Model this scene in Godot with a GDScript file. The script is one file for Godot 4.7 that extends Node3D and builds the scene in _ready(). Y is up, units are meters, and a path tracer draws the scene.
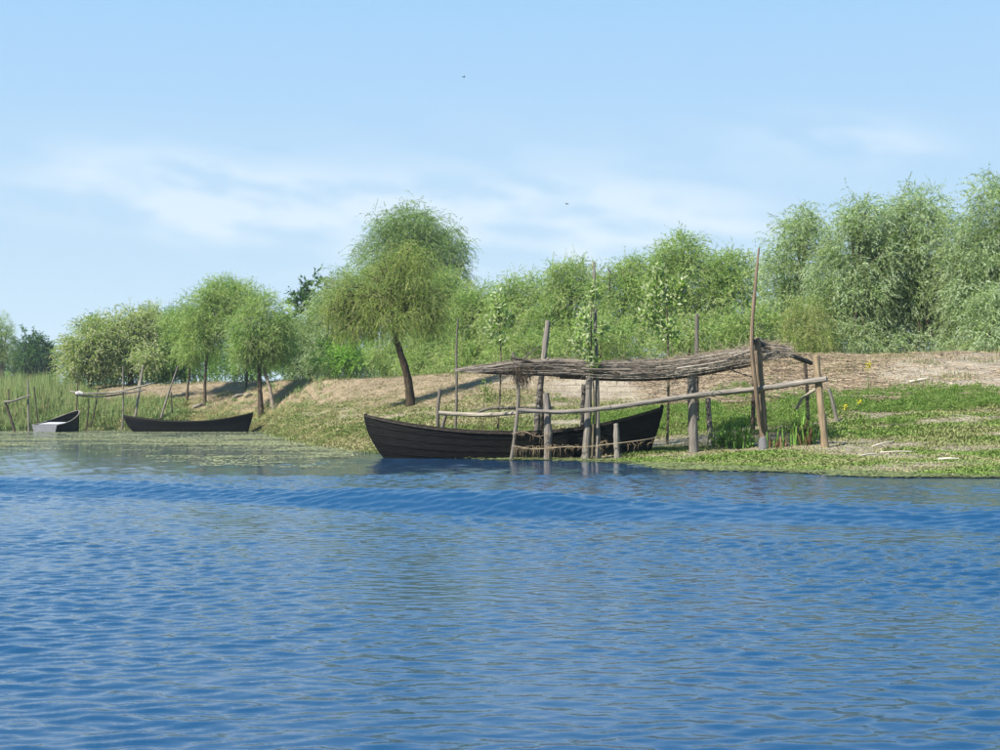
extends Node3D
# A willow-lined river bank with tarred wooden boats and a brush-roofed mooring shelter.

const EYE := Vector3(0, 1.25, 0)
const FOCAL := 1500.0                      # focal length in thousandths of the picture's width
const PITCH := 0.021996                    # camera looks up slightly

var taken := {}
var M := {}
var n_soft := FastNoiseLite.new()
var n_mid := FastNoiseLite.new()
var n_fine := FastNoiseLite.new()
var rng := RandomNumberGenerator.new()

# water's edge and crest of the dyke, from right to left: x, z (and the crest's height)
var SHORE := [Vector2(160, 10), Vector2(60, -12), Vector2(20, -22.5), Vector2(12, -25.6), Vector2(8.6, -27.3), Vector2(6, -30.2), Vector2(4.3, -33.2), Vector2(1, -37.6), Vector2(-3.4, -41.5), Vector2(-6, -49), Vector2(-9, -62), Vector2(-11.8, -76), Vector2(-13.5, -80), Vector2(-19, -81.5), Vector2(-27, -82), Vector2(-45, -86), Vector2(-120, -112), Vector2(-320, -160)]
var CREST := [Vector3(160, 3.1, -12), Vector3(30, 3.1, -45), Vector3(16.7, 3.1, -50), Vector3(10, 3.1, -51), Vector3(3, 2.85, -58), Vector3(-5, 2.7, -71), Vector3(-12, 2.75, -84), Vector3(-22, 2.8, -97), Vector3(-32, 2.8, -110), Vector3(-60, 2.8, -130), Vector3(-140, 2.8, -165), Vector3(-340, 2.8, -220)]


class MB:
	var v := PackedVector3Array()
	var n := PackedVector3Array()
	var c := PackedColorArray()
	var uv := PackedVector2Array()
	var i := PackedInt32Array()

	func mesh() -> ArrayMesh:
		var a := []
		a.resize(Mesh.ARRAY_MAX)
		a[Mesh.ARRAY_VERTEX] = v
		a[Mesh.ARRAY_NORMAL] = n
		a[Mesh.ARRAY_COLOR] = c
		a[Mesh.ARRAY_TEX_UV] = uv
		a[Mesh.ARRAY_INDEX] = i
		var m := ArrayMesh.new()
		m.add_surface_from_arrays(Mesh.PRIMITIVE_TRIANGLES, a)
		return m

	func quad(a: Vector3, b: Vector3, cc: Vector3, d: Vector3, col: Color) -> void:
		var k := v.size()
		var nn := (cc - a).cross(b - a).normalized()
		if nn == Vector3.ZERO:
			nn = (d - a).cross(cc - a).normalized()
		for p in [a, b, cc, d]:
			v.append(p)
			n.append(nn)
			c.append(col)
		uv.append(Vector2(0, 0)); uv.append(Vector2(a.distance_to(b), 0)); uv.append(Vector2(a.distance_to(b), b.distance_to(cc))); uv.append(Vector2(0, b.distance_to(cc)))
		i.append_array(PackedInt32Array([k, k + 1, k + 2, k, k + 2, k + 3]))

	func leaf(p: Vector3, along: Vector3, side: Vector3, col: Color) -> void:
		var k := v.size()
		var nn := along.cross(side).normalized()
		var mid := p + along * 0.45
		v.append(p); v.append(mid + side); v.append(p + along); v.append(mid - side)
		n.append(nn); n.append(nn); n.append(nn); n.append(nn)
		c.append(col); c.append(col); c.append(col); c.append(col)
		uv.append(Vector2.ZERO); uv.append(Vector2.ZERO); uv.append(Vector2.ZERO); uv.append(Vector2.ZERO)
		i.append(k); i.append(k + 1); i.append(k + 2); i.append(k); i.append(k + 2); i.append(k + 3)

	func blade(p: Vector3, along: Vector3, side: Vector3, col: Color) -> void:
		var k := v.size()
		var nn := along.cross(side).normalized()
		v.append(p - side); v.append(p + side); v.append(p + along)
		n.append(nn); n.append(nn); n.append(nn)
		c.append(col); c.append(col); c.append(col)
		uv.append(Vector2.ZERO); uv.append(Vector2.ZERO); uv.append(Vector2.ZERO)
		i.append(k); i.append(k + 1); i.append(k + 2)

	# a tapered, slightly knobbly round bar through pts
	func tube(pts: Array, radii: Array, sides: int, col: Color, rough := 0.0, r: RandomNumberGenerator = null) -> void:
		var k0 := v.size()
		var run := 0.0
		var side := Vector3.RIGHT
		var count := pts.size()
		var spin := r.randf() * TAU if r else 0.0
		for a in count:
			var dir: Vector3 = (pts[mini(a + 1, count - 1)] - pts[maxi(a - 1, 0)]).normalized()
			if a == 0:
				side = dir.cross(Vector3.UP if absf(dir.y) < 0.9 else Vector3.RIGHT).normalized()
			side = (side - dir * side.dot(dir)).normalized()
			var up := dir.cross(side)
			if a > 0:
				run += pts[a].distance_to(pts[a - 1])
			for s in sides + 1:
				var ang := TAU * s / sides + spin
				var o := side * cos(ang) + up * sin(ang)
				var rr: float = radii[a]
				if rough > 0.0:
					rr *= 1.0 + rough * (sin(ang * 2.0 + run * 9.0 + spin) * 0.6 + sin(ang * 3.0 - run * 21.0) * 0.4)
				v.append(pts[a] + o * rr)
				n.append(o)
				c.append(col)
				uv.append(Vector2(float(s) / sides, run))
		for a in count - 1:
			for s in sides:
				var p := k0 + a * (sides + 1) + s
				var q := p + sides + 1
				i.append_array(PackedInt32Array([p, q, q + 1, p, q + 1, p + 1]))
		for e in [0, count - 1]:
			var kc := v.size()
			var d2: Vector3 = ((pts[0] - pts[1]) if e == 0 else (pts[count - 1] - pts[count - 2])).normalized()
			v.append(pts[e] + d2 * float(radii[e]) * 0.25); n.append(d2); c.append(col); uv.append(Vector2(0.5, run))
			for s in sides + 1:
				v.append(v[k0 + e * (sides + 1) + s]); n.append(d2); c.append(col); uv.append(Vector2(0.5 + 0.1 * cos(TAU * s / sides), run))
			for s in sides:
				if e == 0:
					i.append_array(PackedInt32Array([kc, kc + 1 + s, kc + 2 + s]))
				else:
					i.append_array(PackedInt32Array([kc, kc + 2 + s, kc + 1 + s]))


# ---------------------------------------------------------------- helpers
func px(x: float, y: float, d: float) -> Vector3:
	var dir := Basis(Vector3.RIGHT, PITCH) * Vector3((x - 500.0) / FOCAL, (375.0 - y) / FOCAL, -1.0)
	return EYE + dir * (d / -dir.z)

func numbered(called: String) -> String:
	var k: int = taken.get(called, 0)
	taken[called] = k + 1
	return called if k == 0 else "%s_%03d" % [called, k]

func tag(o: Node3D, label: String, category: String, group := "", kind := "") -> Node3D:
	if label: o.set_meta("label", label)
	if category: o.set_meta("category", category)
	if group: o.set_meta("group", group)
	if kind: o.set_meta("kind", kind)
	return o

func thing(called: String, label: String, category: String, at := Vector3.ZERO, group := "") -> Node3D:
	var o := Node3D.new()
	o.name = numbered(called)
	o.position = at
	add_child(o)
	return tag(o, label, category, group)

func part(parent: Node3D, called: String, mb: MB, mat: Material) -> MeshInstance3D:
	var o := MeshInstance3D.new()
	o.name = called
	o.mesh = mb.mesh()
	o.material_override = mat
	parent.add_child(o, true)
	return o

func top(called: String, mb: MB, mat: Material) -> MeshInstance3D:
	var o := MeshInstance3D.new()
	o.name = numbered(called)
	o.mesh = mb.mesh()
	o.material_override = mat
	add_child(o)
	return o

func scatter(called: String, mesh: Mesh, mat: Material, where: Array, tints: Array) -> MultiMeshInstance3D:
	var mm := MultiMesh.new()
	mm.transform_format = MultiMesh.TRANSFORM_3D
	mm.use_colors = true
	mm.mesh = mesh
	mm.instance_count = where.size()
	for k in where.size():
		mm.set_instance_transform(k, where[k])
		mm.set_instance_color(k, tints[k])
	var o := MultiMeshInstance3D.new()
	o.name = numbered(called)
	o.multimesh = mm
	o.material_override = mat
	return o

func near_line(p: Vector2, line: Array) -> Array:
	# signed distance (inland positive), the segment and the place along it
	var best := 1e18
	var side := 1.0
	var seg := 0
	var along := 0.0
	for k in line.size() - 1:
		var a: Vector2 = line[k]
		var e: Vector2 = line[k + 1] - a
		var w := p - a
		var f := clampf(w.dot(e) / e.length_squared(), 0.0, 1.0)
		var d := (w - e * f).length_squared()
		if d < best:
			best = d
			side = signf(e.x * w.y - e.y * w.x)
			seg = k
			along = f
	return [sqrt(best) * side, seg, along]

var crest2 := []
func ground(x: float, z: float) -> Vector3:
	# height, share of the way from the water to the crest, metres inland
	var p := Vector2(x, z)
	var s := near_line(p, SHORE)
	var ds: float = s[0] + n_mid.get_noise_2d(x, z) * 0.5
	if ds < 0.0:
		return Vector3(maxf(-1.6, ds * 0.12 - 0.02), 0.0, ds)
	var c := near_line(p, crest2)
	var k: int = c[1]
	var high: float = lerpf(CREST[k].y, CREST[k + 1].y, c[2])
	if c[0] > 0.0:
		return Vector3(high - 0.1 * smoothstep(0.0, 4.0, c[0]) + n_soft.get_noise_2d(x, z) * 0.12, 1.0 + c[0] * 0.1, ds)
	var t: float = ds / (ds - c[0])
	var right := smoothstep(-1.5, 4.5, x)
	var low := lerpf(0.1, 0.035, right)
	var h := high * (low * smoothstep(0.0, 0.12, t) + (1.0 - low) * pow(t, lerpf(1.0, 1.95, right)))
	var bump := smoothstep(0.05, 0.3, t) * (n_soft.get_noise_2d(x, z) * 0.22 + n_mid.get_noise_2d(x * 1.7, z * 1.7) * 0.09)
	return Vector3(maxf(h + bump, 0.015 + ds * 0.02), t, ds)

func gy(x: float, z: float) -> float:
	return ground(x, z).x

func on_ground(xpx: float, d: float) -> Vector3:
	var p := px(xpx, 400, d)
	p.y = gy(p.x, p.z)
	return p

func spread_lines(lo: float, fine_lo: float, fine_hi: float, hi: float, step: float, growth: float) -> PackedFloat32Array:
	var out := PackedFloat32Array()
	var left := []
	var s := step
	var p := fine_lo
	while p > lo:
		s *= growth
		p -= s
		left.push_front(maxf(p, lo))
	out.append_array(PackedFloat32Array(left))
	p = fine_lo
	while p < fine_hi:
		out.append(p)
		p += step
	s = step
	while p < hi:
		out.append(p)
		s *= growth
		p += s
	out.append(hi)
	return out

func noise_texture(size: int, frequency: float, ramp: Array, seed_: int, octaves := 5, kind := FastNoiseLite.TYPE_SIMPLEX_SMOOTH) -> ImageTexture:
	var f := FastNoiseLite.new()
	f.noise_type = kind
	f.frequency = frequency
	f.seed = seed_
	f.fractal_octaves = octaves
	var im := f.get_seamless_image(size, size)
	im.convert(Image.FORMAT_RGBA8)
	if ramp.size():
		var lo: Color = ramp[0]
		var hi: Color = ramp[1]
		for y in size:
			for x in size:
				im.set_pixel(x, y, lo.lerp(hi, im.get_pixel(x, y).r))
	return ImageTexture.create_from_image(im)

func make_material(called: String, roughness: float, vertex_colors := true) -> StandardMaterial3D:
	var m := StandardMaterial3D.new()
	m.resource_name = called
	m.roughness = roughness
	m.vertex_color_use_as_albedo = vertex_colors
	m.cull_mode = BaseMaterial3D.CULL_DISABLED
	m.metallic_specular = 0.35
	M[called] = m
	return m

func wind(a: float, b: float) -> float:
	return rng.randf_range(a, b)

func any_dir() -> Vector3:
	var y := rng.randf_range(-1, 1)
	var a := rng.randf() * TAU
	var r := sqrt(1.0 - y * y)
	return Vector3(r * cos(a), y, r * sin(a))


# ---------------------------------------------------------------- set-up
func make_camera_and_light() -> void:
	var cam := Camera3D.new()
	cam.name = "camera"
	cam.position = EYE
	cam.rotation.x = PITCH
	cam.fov = rad_to_deg(2.0 * atan(375.0 / FOCAL))
	cam.near = 0.1
	cam.far = 6000.0
	add_child(cam)
	cam.current = true

	var sky_mat := ProceduralSkyMaterial.new()
	sky_mat.sky_top_color = Color(0.066, 0.19, 0.35).linear_to_srgb()
	sky_mat.sky_horizon_color = Color(0.247, 0.298, 0.33).linear_to_srgb()
	sky_mat.sky_curve = 0.2
	sky_mat.ground_bottom_color = Color(0.1, 0.13, 0.1).linear_to_srgb()
	sky_mat.ground_horizon_color = Color(0.3, 0.36, 0.36).linear_to_srgb()
	sky_mat.sun_angle_max = 12.0
	sky_mat.sky_cover = cloud_cover()
	sky_mat.sky_cover_modulate = Color(0.075, 0.05, 0.02).linear_to_srgb()
	var env := Environment.new()
	env.background_mode = Environment.BG_SKY
	env.sky = Sky.new()
	env.sky.sky_material = sky_mat
	env.tonemap_mode = Environment.TONE_MAPPER_LINEAR
	env.tonemap_exposure = 2.8
	env.fog_enabled = true
	env.fog_density = 0.00022
	env.fog_light_color = Color(0.8, 0.88, 0.95)
	env.sdfgi_enabled = true
	env.ssao_enabled = true
	env.ssil_enabled = true
	var we := WorldEnvironment.new()
	we.name = "environment"
	we.environment = env
	add_child(we)

	var sun := DirectionalLight3D.new()
	sun.name = "sun"
	sun.light_energy = 1.55
	sun.light_color = Color(1.0, 0.965, 0.9)
	sun.light_angular_distance = 0.5
	sun.shadow_enabled = true
	var to_sun := Vector3(-0.64, 0.9, 0.54).normalized()
	sun.look_at_from_position(to_sun * 50.0, Vector3.ZERO)
	add_child(sun)

func cloud_cover() -> ImageTexture:
	# thin high cirrus: the wisps in view, and the same kind of wisps all round
	var w := 2048
	var h := 1024
	var im := Image.create(w, h, false, Image.FORMAT_RGBA8)
	im.fill(Color(1, 1, 1, 0))
	var f := FastNoiseLite.new()
	f.seed = 11
	f.frequency = 0.8
	f.fractal_octaves = 5
	var g := FastNoiseLite.new()
	g.seed = 5
	g.frequency = 1.0
	g.fractal_octaves = 2
	# azimuth right of the view axis and elevation in degrees, half sizes, strength
	var wisps := [[-12.5, 8.9, 4.2, 0.85, 0.85], [-9.0, 7.6, 4.5, 1.0, 0.85], [-4.0, 7.9, 5.0, 0.9, 0.75], [2.0, 8.0, 5.0, 1.2, 0.5], [6.0, 7.4, 5.0, 1.1, 0.55], [13.2, 10.2, 3.0, 0.7, 1.0], [1.0, 6.6, 12.0, 1.9, 0.55], [-9.0, 8.2, 8.0, 1.7, 0.4], [5.0, 9.0, 9.0, 2.0, 0.3], [-15.0, 7.9, 5.0, 0.7, 0.4]]
	for y in range(int(h * 0.2), int(h * 0.5)):
		var el := 90.0 - (y + 0.5) / h * 180.0
		for x in w:
			var az := (x + 0.5) / w * 360.0
			var off := wrapf(az, -180.0, 180.0)
			var a := deg_to_rad(az)
			var p := Vector3(sin(a) * 12.0, el, cos(a) * 12.0)
			var s := 0.0
			var streak := f.get_noise_3d(p.x, p.y * 0.9 + off * 0.12, p.z)
			for q in wisps:
				var dx: float = (off - q[0]) / q[2]
				var dy: float = (el - q[1] + (off - q[0]) * 0.09 + streak * 0.9) / q[3]
				var e := dx * dx + dy * dy
				if e < 6.0:
					s += q[4] * exp(-e)
			s *= clampf(0.6 + 1.6 * streak, 0.1, 1.2)
			if absf(off) > 20.0 or el > 17.0:
				s += clampf((g.get_noise_3d(p.x * 0.09, p.y * 0.15, p.z * 0.09) - 0.12) * 1.6, 0, 1) * (0.5 + 0.7 * streak) * clampf(maxf((absf(off) - 20.0) / 8.0, (el - 17.0) / 8.0), 0, 1)
			s = clampf(s, 0.0, 1.0)
			if s > 0.002:
				im.set_pixel(x, y, Color(1, 1, 1, s))
	return ImageTexture.create_from_image(im)

func make_materials() -> void:
	var grain := noise_texture(512, 0.012, [Color(0.55, 0.55, 0.55), Color(1, 1, 1)], 3, 5)
	var soil := make_material("soil", 0.95)
	soil.albedo_texture = noise_texture(1024, 0.02, [Color(0.6, 0.58, 0.55), Color(1, 1, 1)], 8, 6)
	soil.uv1_triplanar = true
	soil.uv1_world_triplanar = true
	soil.uv1_scale = Vector3(0.45, 0.45, 0.45)
	soil.heightmap_enabled = true
	soil.heightmap_texture = noise_texture(1024, 0.03, [], 21, 6)
	soil.heightmap_scale = 9.0
	soil.metallic_specular = 0.1

	var wood := make_material("weathered_wood", 0.85)
	wood.albedo_texture = grain
	wood.uv1_scale = Vector3(2.0, 0.22, 1)
	wood.heightmap_enabled = true
	wood.heightmap_texture = grain
	wood.heightmap_scale = 2.5
	wood.metallic_specular = 0.2
	var bark := make_material("bark", 0.92)
	bark.albedo_texture = grain
	bark.uv1_scale = Vector3(2.0, 0.5, 1)
	bark.heightmap_enabled = true
	bark.heightmap_texture = grain
	bark.heightmap_scale = 4.0
	bark.metallic_specular = 0.15

	var tar := make_material("tarred_wood", 0.42)
	tar.albedo_texture = noise_texture(512, 0.02, [Color(0.45, 0.44, 0.43), Color(1, 1, 1)], 33, 5)
	tar.uv1_scale = Vector3(0.35, 2.2, 1)
	tar.roughness_texture = noise_texture(512, 0.015, [Color(0.75, 0.75, 0.75), Color(1, 1, 1)], 41, 4)
	tar.roughness = 0.75
	tar.heightmap_enabled = true
	tar.heightmap_texture = noise_texture(512, 0.02, [], 35, 5)
	tar.heightmap_scale = 0.6
	tar.metallic_specular = 0.28
	var paint := make_material("grey_paint", 0.6)
	paint.albedo_texture = noise_texture(256, 0.03, [Color(0.7, 0.7, 0.7), Color(1, 1, 1)], 13, 5)
	paint.uv1_scale = Vector3(0.5, 1.5, 1)

	var leaf := make_material("leaf", 0.62)
	leaf.backlight_enabled = true
	leaf.backlight = Color(0.88, 1.0, 0.56)
	leaf.metallic_specular = 0.32
	var grass := make_material("grass_blade", 0.7)
	grass.backlight_enabled = true
	grass.backlight = Color(0.55, 0.6, 0.35)
	grass.metallic_specular = 0.2
	var petal := make_material("petal", 0.8)
	petal.backlight_enabled = true
	petal.backlight = Color(0.5, 0.5, 0.4)
	var straw := make_material("straw", 0.9)
	straw.metallic_specular = 0.15
	make_material("plain", 0.8)

	var water := StandardMaterial3D.new()
	water.resource_name = "river_water"
	water.albedo_color = Color(0.0055, 0.031, 0.08).linear_to_srgb()
	water.roughness = 0.06
	water.metallic_specular = 0.36
	water.heightmap_enabled = true
	water.heightmap_texture = noise_texture(1024, 0.03, [], 77, 4)
	water.heightmap_scale = 0.12
	water.uv1_scale = Vector3(0.32, 0.55, 1)
	water.cull_mode = BaseMaterial3D.CULL_DISABLED
	M["water"] = water


# ---------------------------------------------------------------- setting
func soil_color(x: float, z: float, g: Vector3) -> Color:
	var t := g.y
	var a := n_soft.get_noise_2d(x * 1.3, z * 1.3)
	var b := n_mid.get_noise_2d(x, z)
	var c := n_fine.get_noise_2d(x, z)
	var green := Color(0.133, 0.148, 0.058)
	var olive := Color(0.25, 0.235, 0.125)
	var dry := Color(0.345, 0.285, 0.21)
	var sand := Color(0.47, 0.425, 0.36)
	var k := green_share(x, z, g)
	var col := dry.lerp(olive, clampf(k * 2.0, 0, 1)).lerp(green, clampf(k * 2.0 - 1.0, 0, 1))
	var s := sand_share(x, z, g)
	col = col.lerp(sand, clampf(s, 0, 1))
	if g.z < 0.6:
		col = col.lerp(Color(0.066, 0.070, 0.031), clampf((0.6 - g.z) * 1.6 + c * 0.3, 0, 0.9))
	var m := 1.0 + 0.22 * b + 0.3 * c + 0.1 * a
	return Color(col.r * m, col.g * m, col.b * m)

func sand_share(x: float, z: float, g: Vector3) -> float:
	var t := g.y
	var b := n_mid.get_noise_2d(x + 40.0, z)
	var c := n_fine.get_noise_2d(x, z)
	var s := 0.0
	# the bare slope on the right
	var e := Vector2((x - 15.0) / 4.6, (t - 0.85) / 0.15).length()
	s = maxf(s, smoothstep(1.05, 0.6, e + b * 0.5 + c * 0.3))
	# patches behind the shelter
	e = Vector2((x - 4.0) / 4.4, (t - 0.8) / 0.16).length()
	s = maxf(s, smoothstep(1.05, 0.55, e + b * 0.7 + c * 0.4) * 0.85)
	# a strip of trodden soil along the landing
	e = Vector2((x - 6.4) / 4.8, (g.z - 4.2) / 1.3).length()
	s = maxf(s, smoothstep(1.2, 0.5, e + b * 0.5 + c * 0.3) * 0.9)
	# bare spots in the turf of the landing
	if x > 1.0 and t < 0.62:
		s = maxf(s, smoothstep(0.0, 0.28, n_mid.get_noise_2d(x * 0.55 + 20.0, z * 1.1) + c * 0.35) * 0.8)
	# worn path on the left
	e = absf(t - 0.3 - b * 0.12) / 0.045
	if x < -2.0 and x > -9.5:
		s = maxf(s, smoothstep(1.1, 0.4, e + c * 0.6) * 0.6)
	return s

func green_share(x: float, z: float, g: Vector3) -> float:
	var t := g.y
	var b := n_mid.get_noise_2d(x * 0.8, z * 0.8)
	var a := n_soft.get_noise_2d(x * 2.0, z * 2.0)
	var lim := lerpf(0.42, 0.72, smoothstep(-2.0, 8.0, x))
	var k := smoothstep(lim + 0.2, lim - 0.2, t + b * 0.22 + a * 0.18)
	if x < 2.0:
		k *= 0.72
	return clampf(k, 0, 1)

func make_ground() -> void:
	var xs := spread_lines(-2500, -46, 30, 2500, 0.3, 1.13)
	var zs := spread_lines(-3000, -118, -22, 300, 0.3, 1.13)
	var mb := MB.new()
	var w := xs.size()
	for z in zs:
		for x in xs:
			var g := ground(x, z)
			mb.v.append(Vector3(x, g.x, z))
			mb.c.append(soil_color(x, z, g))
			mb.uv.append(Vector2(x, z))
	mb.n.resize(mb.v.size())
	for r in zs.size():
		for q in w:
			var k := r * w + q
			var l := mb.v[k - 1] if q > 0 else mb.v[k]
			var rr := mb.v[k + 1] if q < w - 1 else mb.v[k]
			var u := mb.v[k - w] if r > 0 else mb.v[k]
			var d := mb.v[k + w] if r < zs.size() - 1 else mb.v[k]
			mb.n[k] = (d - u).cross(rr - l).normalized()
			if r < zs.size() - 1 and q < w - 1:
				mb.i.append_array(PackedInt32Array([k, k + 1, k + w + 1, k, k + w + 1, k + w]))
	tag(top("ground", mb, M.soil), "grassy river dyke with bare sandy slopes and dry turf", "", "", "structure")

func calm(x: float, z: float) -> float:
	# how rough the water is here: smooth in the sheltered bay and along the bank
	var s: float = -near_line(Vector2(x, z), SHORE)[0]
	var wob := n_soft.get_noise_2d(x * 0.7, z * 0.7)
	var near := smoothstep(0.2, 1.8, s + wob * 0.6)
	var bay := 1.0
	if x < 0.0:
		var lim := lerpf(-43.0, -34.5, smoothstep(-14.0, -4.5, x) * (1.0 - smoothstep(-4.6, -2.6, x) * 0.85))
		bay = 1.0 - smoothstep(lim + 1.5, lim - 1.5, z + wob * 1.5)
	return 0.012 + 0.988 * near * bay

var waves := []
var wake_a := Vector2(-8.0, -24.4)
var wake_dir := (Vector2(5.4, -16.6) - wake_a).normalized()

func water_patch(mb: MB, xs: PackedFloat32Array, zs: PackedFloat32Array, cell: float) -> void:
	# the water's surface over one rectangle; waves too short for its cells are left out
	var wake_n := Vector2(-wake_dir.y, wake_dir.x)
	var k0 := mb.v.size()
	var w := xs.size()
	var use := []
	for q in waves:
		if q[4] > cell * 3.0:
			use.append(q)
	for z in zs:
		for x in xs:
			var h := 0.0
			var gx := 0.0
			var gz := 0.0
			if cell < 0.3:
				var ws := wake_n.dot(Vector2(x, z) - wake_a) + n_soft.get_noise_2d(x * 0.9, z * 0.5) * 0.7
				var amp := 0.85 + 0.5 * n_soft.get_noise_2d(x * 1.2, z * 0.8) + 0.5 * n_mid.get_noise_2d(x * 0.5, z * 0.4)
				amp *= 1.0 + 0.4 * exp(-ws * ws / 0.7)
				if z < -20.0: amp *= calm(x, z)
				if amp > 0.004:
					for q in use:
						var ph: float = q[0] * x + q[1] * z + q[2]
						var a: float = q[3] * amp
						var cs := cos(ph) * a
						h += sin(ph) * a
						gx += cs * q[0]
						gz += cs * q[1]
				# the spent wake of a passing boat
				if absf(ws) < 5.0:
					var e := exp(-ws * ws / 2.4) * 0.19 * (0.75 + 0.6 * n_soft.get_noise_2d(x * 1.5 + 50.0, z))
					var kw := TAU / 2.6
					h += e * cos(kw * ws)
					var dh := -e * kw * sin(kw * ws) - e * cos(kw * ws) * ws / 1.2
					gx += dh * wake_n.x
					gz += dh * wake_n.y
			mb.v.append(Vector3(x, h, z))
			mb.n.append(Vector3(-gx, 1.0, -gz).normalized())
			mb.uv.append(Vector2(x, z))
			mb.c.append(Color.WHITE)
	for r2 in zs.size() - 1:
		for q in w - 1:
			var k := k0 + r2 * w + q
			mb.i.append_array(PackedInt32Array([k, k + 1, k + w + 1, k, k + w + 1, k + w]))

func even(lo: float, hi: float, step: float) -> PackedFloat32Array:
	var out := PackedFloat32Array()
	var n := int(ceil((hi - lo) / step))
	for k in n + 1:
		out.append(lerpf(lo, hi, float(k) / n))
	return out

func make_water() -> void:
	var r := RandomNumberGenerator.new()
	r.seed = 91
	for k in 42:
		var f := k / 41.0
		var length := 0.075 * pow(5.5, f)
		var ang := r.randfn(0.05, 0.66)
		var kk := TAU / length
		waves.append([kk * sin(ang), kk * cos(ang), r.randf() * TAU, length * 0.0095 * (1.0 - 0.7 * f) * r.randf_range(0.7, 1.3), length])
	var mb := MB.new()
	# finer cells where the water is near
	water_patch(mb, even(-6, 6, 0.032), even(-14.05, -4, 0.027), 0.03)
	water_patch(mb, even(-11.5, 11.5, 0.062), even(-28.05, -14, 0.044), 0.047)
	water_patch(mb, even(-19, 14, 0.14), even(-46, -28, 0.08), 0.1)
	# the rest of the river, flat from here on
	for q in [[-19, 14, -95, -46], [-2500, -19, -95, -28], [14, 2500, -95, -28], [-2500, -11.5, -28, -14], [11.5, 2500, -28, -14], [-2500, -6, -14, -4], [6, 2500, -14, -4], [-2500, 2500, -4, 300], [-2500, 2500, -3000, -95]]:
		water_patch(mb, even(q[0], q[1], 40.0), even(q[2], q[3], 40.0), 40.0)
	tag(top("river_water", mb, M.water), "rippled blue river water reflecting the sky", "", "", "structure")


# ---------------------------------------------------------------- trees
func crown(mb: MB, ells: Array, k: Dictionary, cover: float, limbs: Array) -> void:
	# ells: [centre, radii]; leaves hang on short twigs gathered in clumps
	var leaf_area: float = k.length * k.width * 0.6
	for e in ells:
		var c: Vector3 = e[0]
		var r: Vector3 = e[1]
		var face := PI * r.x * r.y
		var leaves := int(2.35 * cover * face / (leaf_area * 0.5))
		var per_twig: int = k.get("per_twig", 11)
		var per_clump: int = k.get("twigs", 8)
		var clumps := maxi(4, leaves / (per_twig * per_clump))
		var clump_r: float = k.get("clump", 0.5)
		for q in clumps:
			var o := any_dir()
			var f := pow(rng.randf(), 0.42)
			f *= 1.0 + 0.62 * n_soft.get_noise_3d(o.x * 11.0 + c.x, o.y * 11.0, o.z * 11.0 + c.z)
			if rng.randf() < 0.07: f = wind(1.0, 1.22)
			var at := c + Vector3(o.x * r.x, o.y * r.y, o.z * r.z) * f
			var pick := rng.randf()
			var cols: Array = k.cols
			var base: Color = cols[int(pick * pick * cols.size()) if k.get("rare", false) else int(pick * cols.size())]
			base = base * wind(0.8, 1.2)
			if q % maxi(1, clumps / 9) == 0:
				limbs.append(at)
			for tw in per_clump:
				var p := at + any_dir() * clump_r * 0.35
				var dir := (o * 0.8 + any_dir() + Vector3.UP * float(k.get("lift", 0.3))).normalized()
				var step: float = clump_r * 1.3 / per_twig * wind(0.7, 1.3)
				for l in per_twig:
					dir = (dir + Vector3.DOWN * float(k.droop) * 0.28 + any_dir() * 0.12).normalized()
					p += dir * step
					var la := (dir * 0.9 + any_dir() * 0.75 + Vector3.DOWN * float(k.droop) * 0.35).normalized() * float(k.length) * 0.78 * wind(0.7, 1.25)
					var side := la.cross(any_dir()).normalized() * float(k.width) * 0.39 * wind(0.75, 1.2)
					var v := wind(0.82, 1.18)
					var col := Color(base.r * v, base.g * v, base.b * v)
					if k.has("bloom") and rng.randf() < float(k.bloom):
						col = k.bloom_color
					mb.blade(p, la, side, col)

var KINDS := {
	"grey_willow": {"length": 0.15, "width": 0.046, "droop": 0.45, "clump": 0.5, "cols": [Color(0.27, 0.34, 0.205), Color(0.225, 0.3, 0.145), Color(0.34, 0.41, 0.28), Color(0.23, 0.285, 0.13)]},
	"green_willow": {"length": 0.14, "width": 0.047, "droop": 0.3, "clump": 0.5, "cols": [Color(0.225, 0.31, 0.1), Color(0.28, 0.355, 0.14), Color(0.2, 0.29, 0.11), Color(0.285, 0.33, 0.15)]},
	"olive_willow": {"length": 0.125, "width": 0.034, "droop": 0.7, "clump": 0.5, "lift": 0.25, "cols": [Color(0.2, 0.25, 0.075), Color(0.24, 0.28, 0.095), Color(0.25, 0.25, 0.115), Color(0.18, 0.235, 0.078)]},
	"back_willow": {"length": 0.19, "width": 0.055, "droop": 0.5, "clump": 0.7, "cols": [Color(0.179, 0.252, 0.101), Color(0.207, 0.280, 0.129), Color(0.157, 0.224, 0.095)]},
	"blossom": {"length": 0.15, "width": 0.085, "droop": 0.3, "clump": 0.6, "bloom": 0.4, "bloom_color": Color(0.42, 0.42, 0.3), "cols": [Color(0.202, 0.269, 0.084), Color(0.269, 0.314, 0.123)]},
	"dark": {"length": 0.32, "width": 0.18, "droop": 0.2, "clump": 0.8, "cols": [Color(0.045, 0.095, 0.034), Color(0.062, 0.123, 0.039)]},
	"mid_green": {"length": 0.18, "width": 0.085, "droop": 0.3, "clump": 0.6, "cols": [Color(0.123, 0.224, 0.058), Color(0.157, 0.263, 0.074), Color(0.106, 0.190, 0.058)]},
	"bright": {"length": 0.16, "width": 0.075, "droop": 0.2, "clump": 0.45, "cols": [Color(0.151, 0.291, 0.050), Color(0.202, 0.336, 0.078)]},
}

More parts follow.
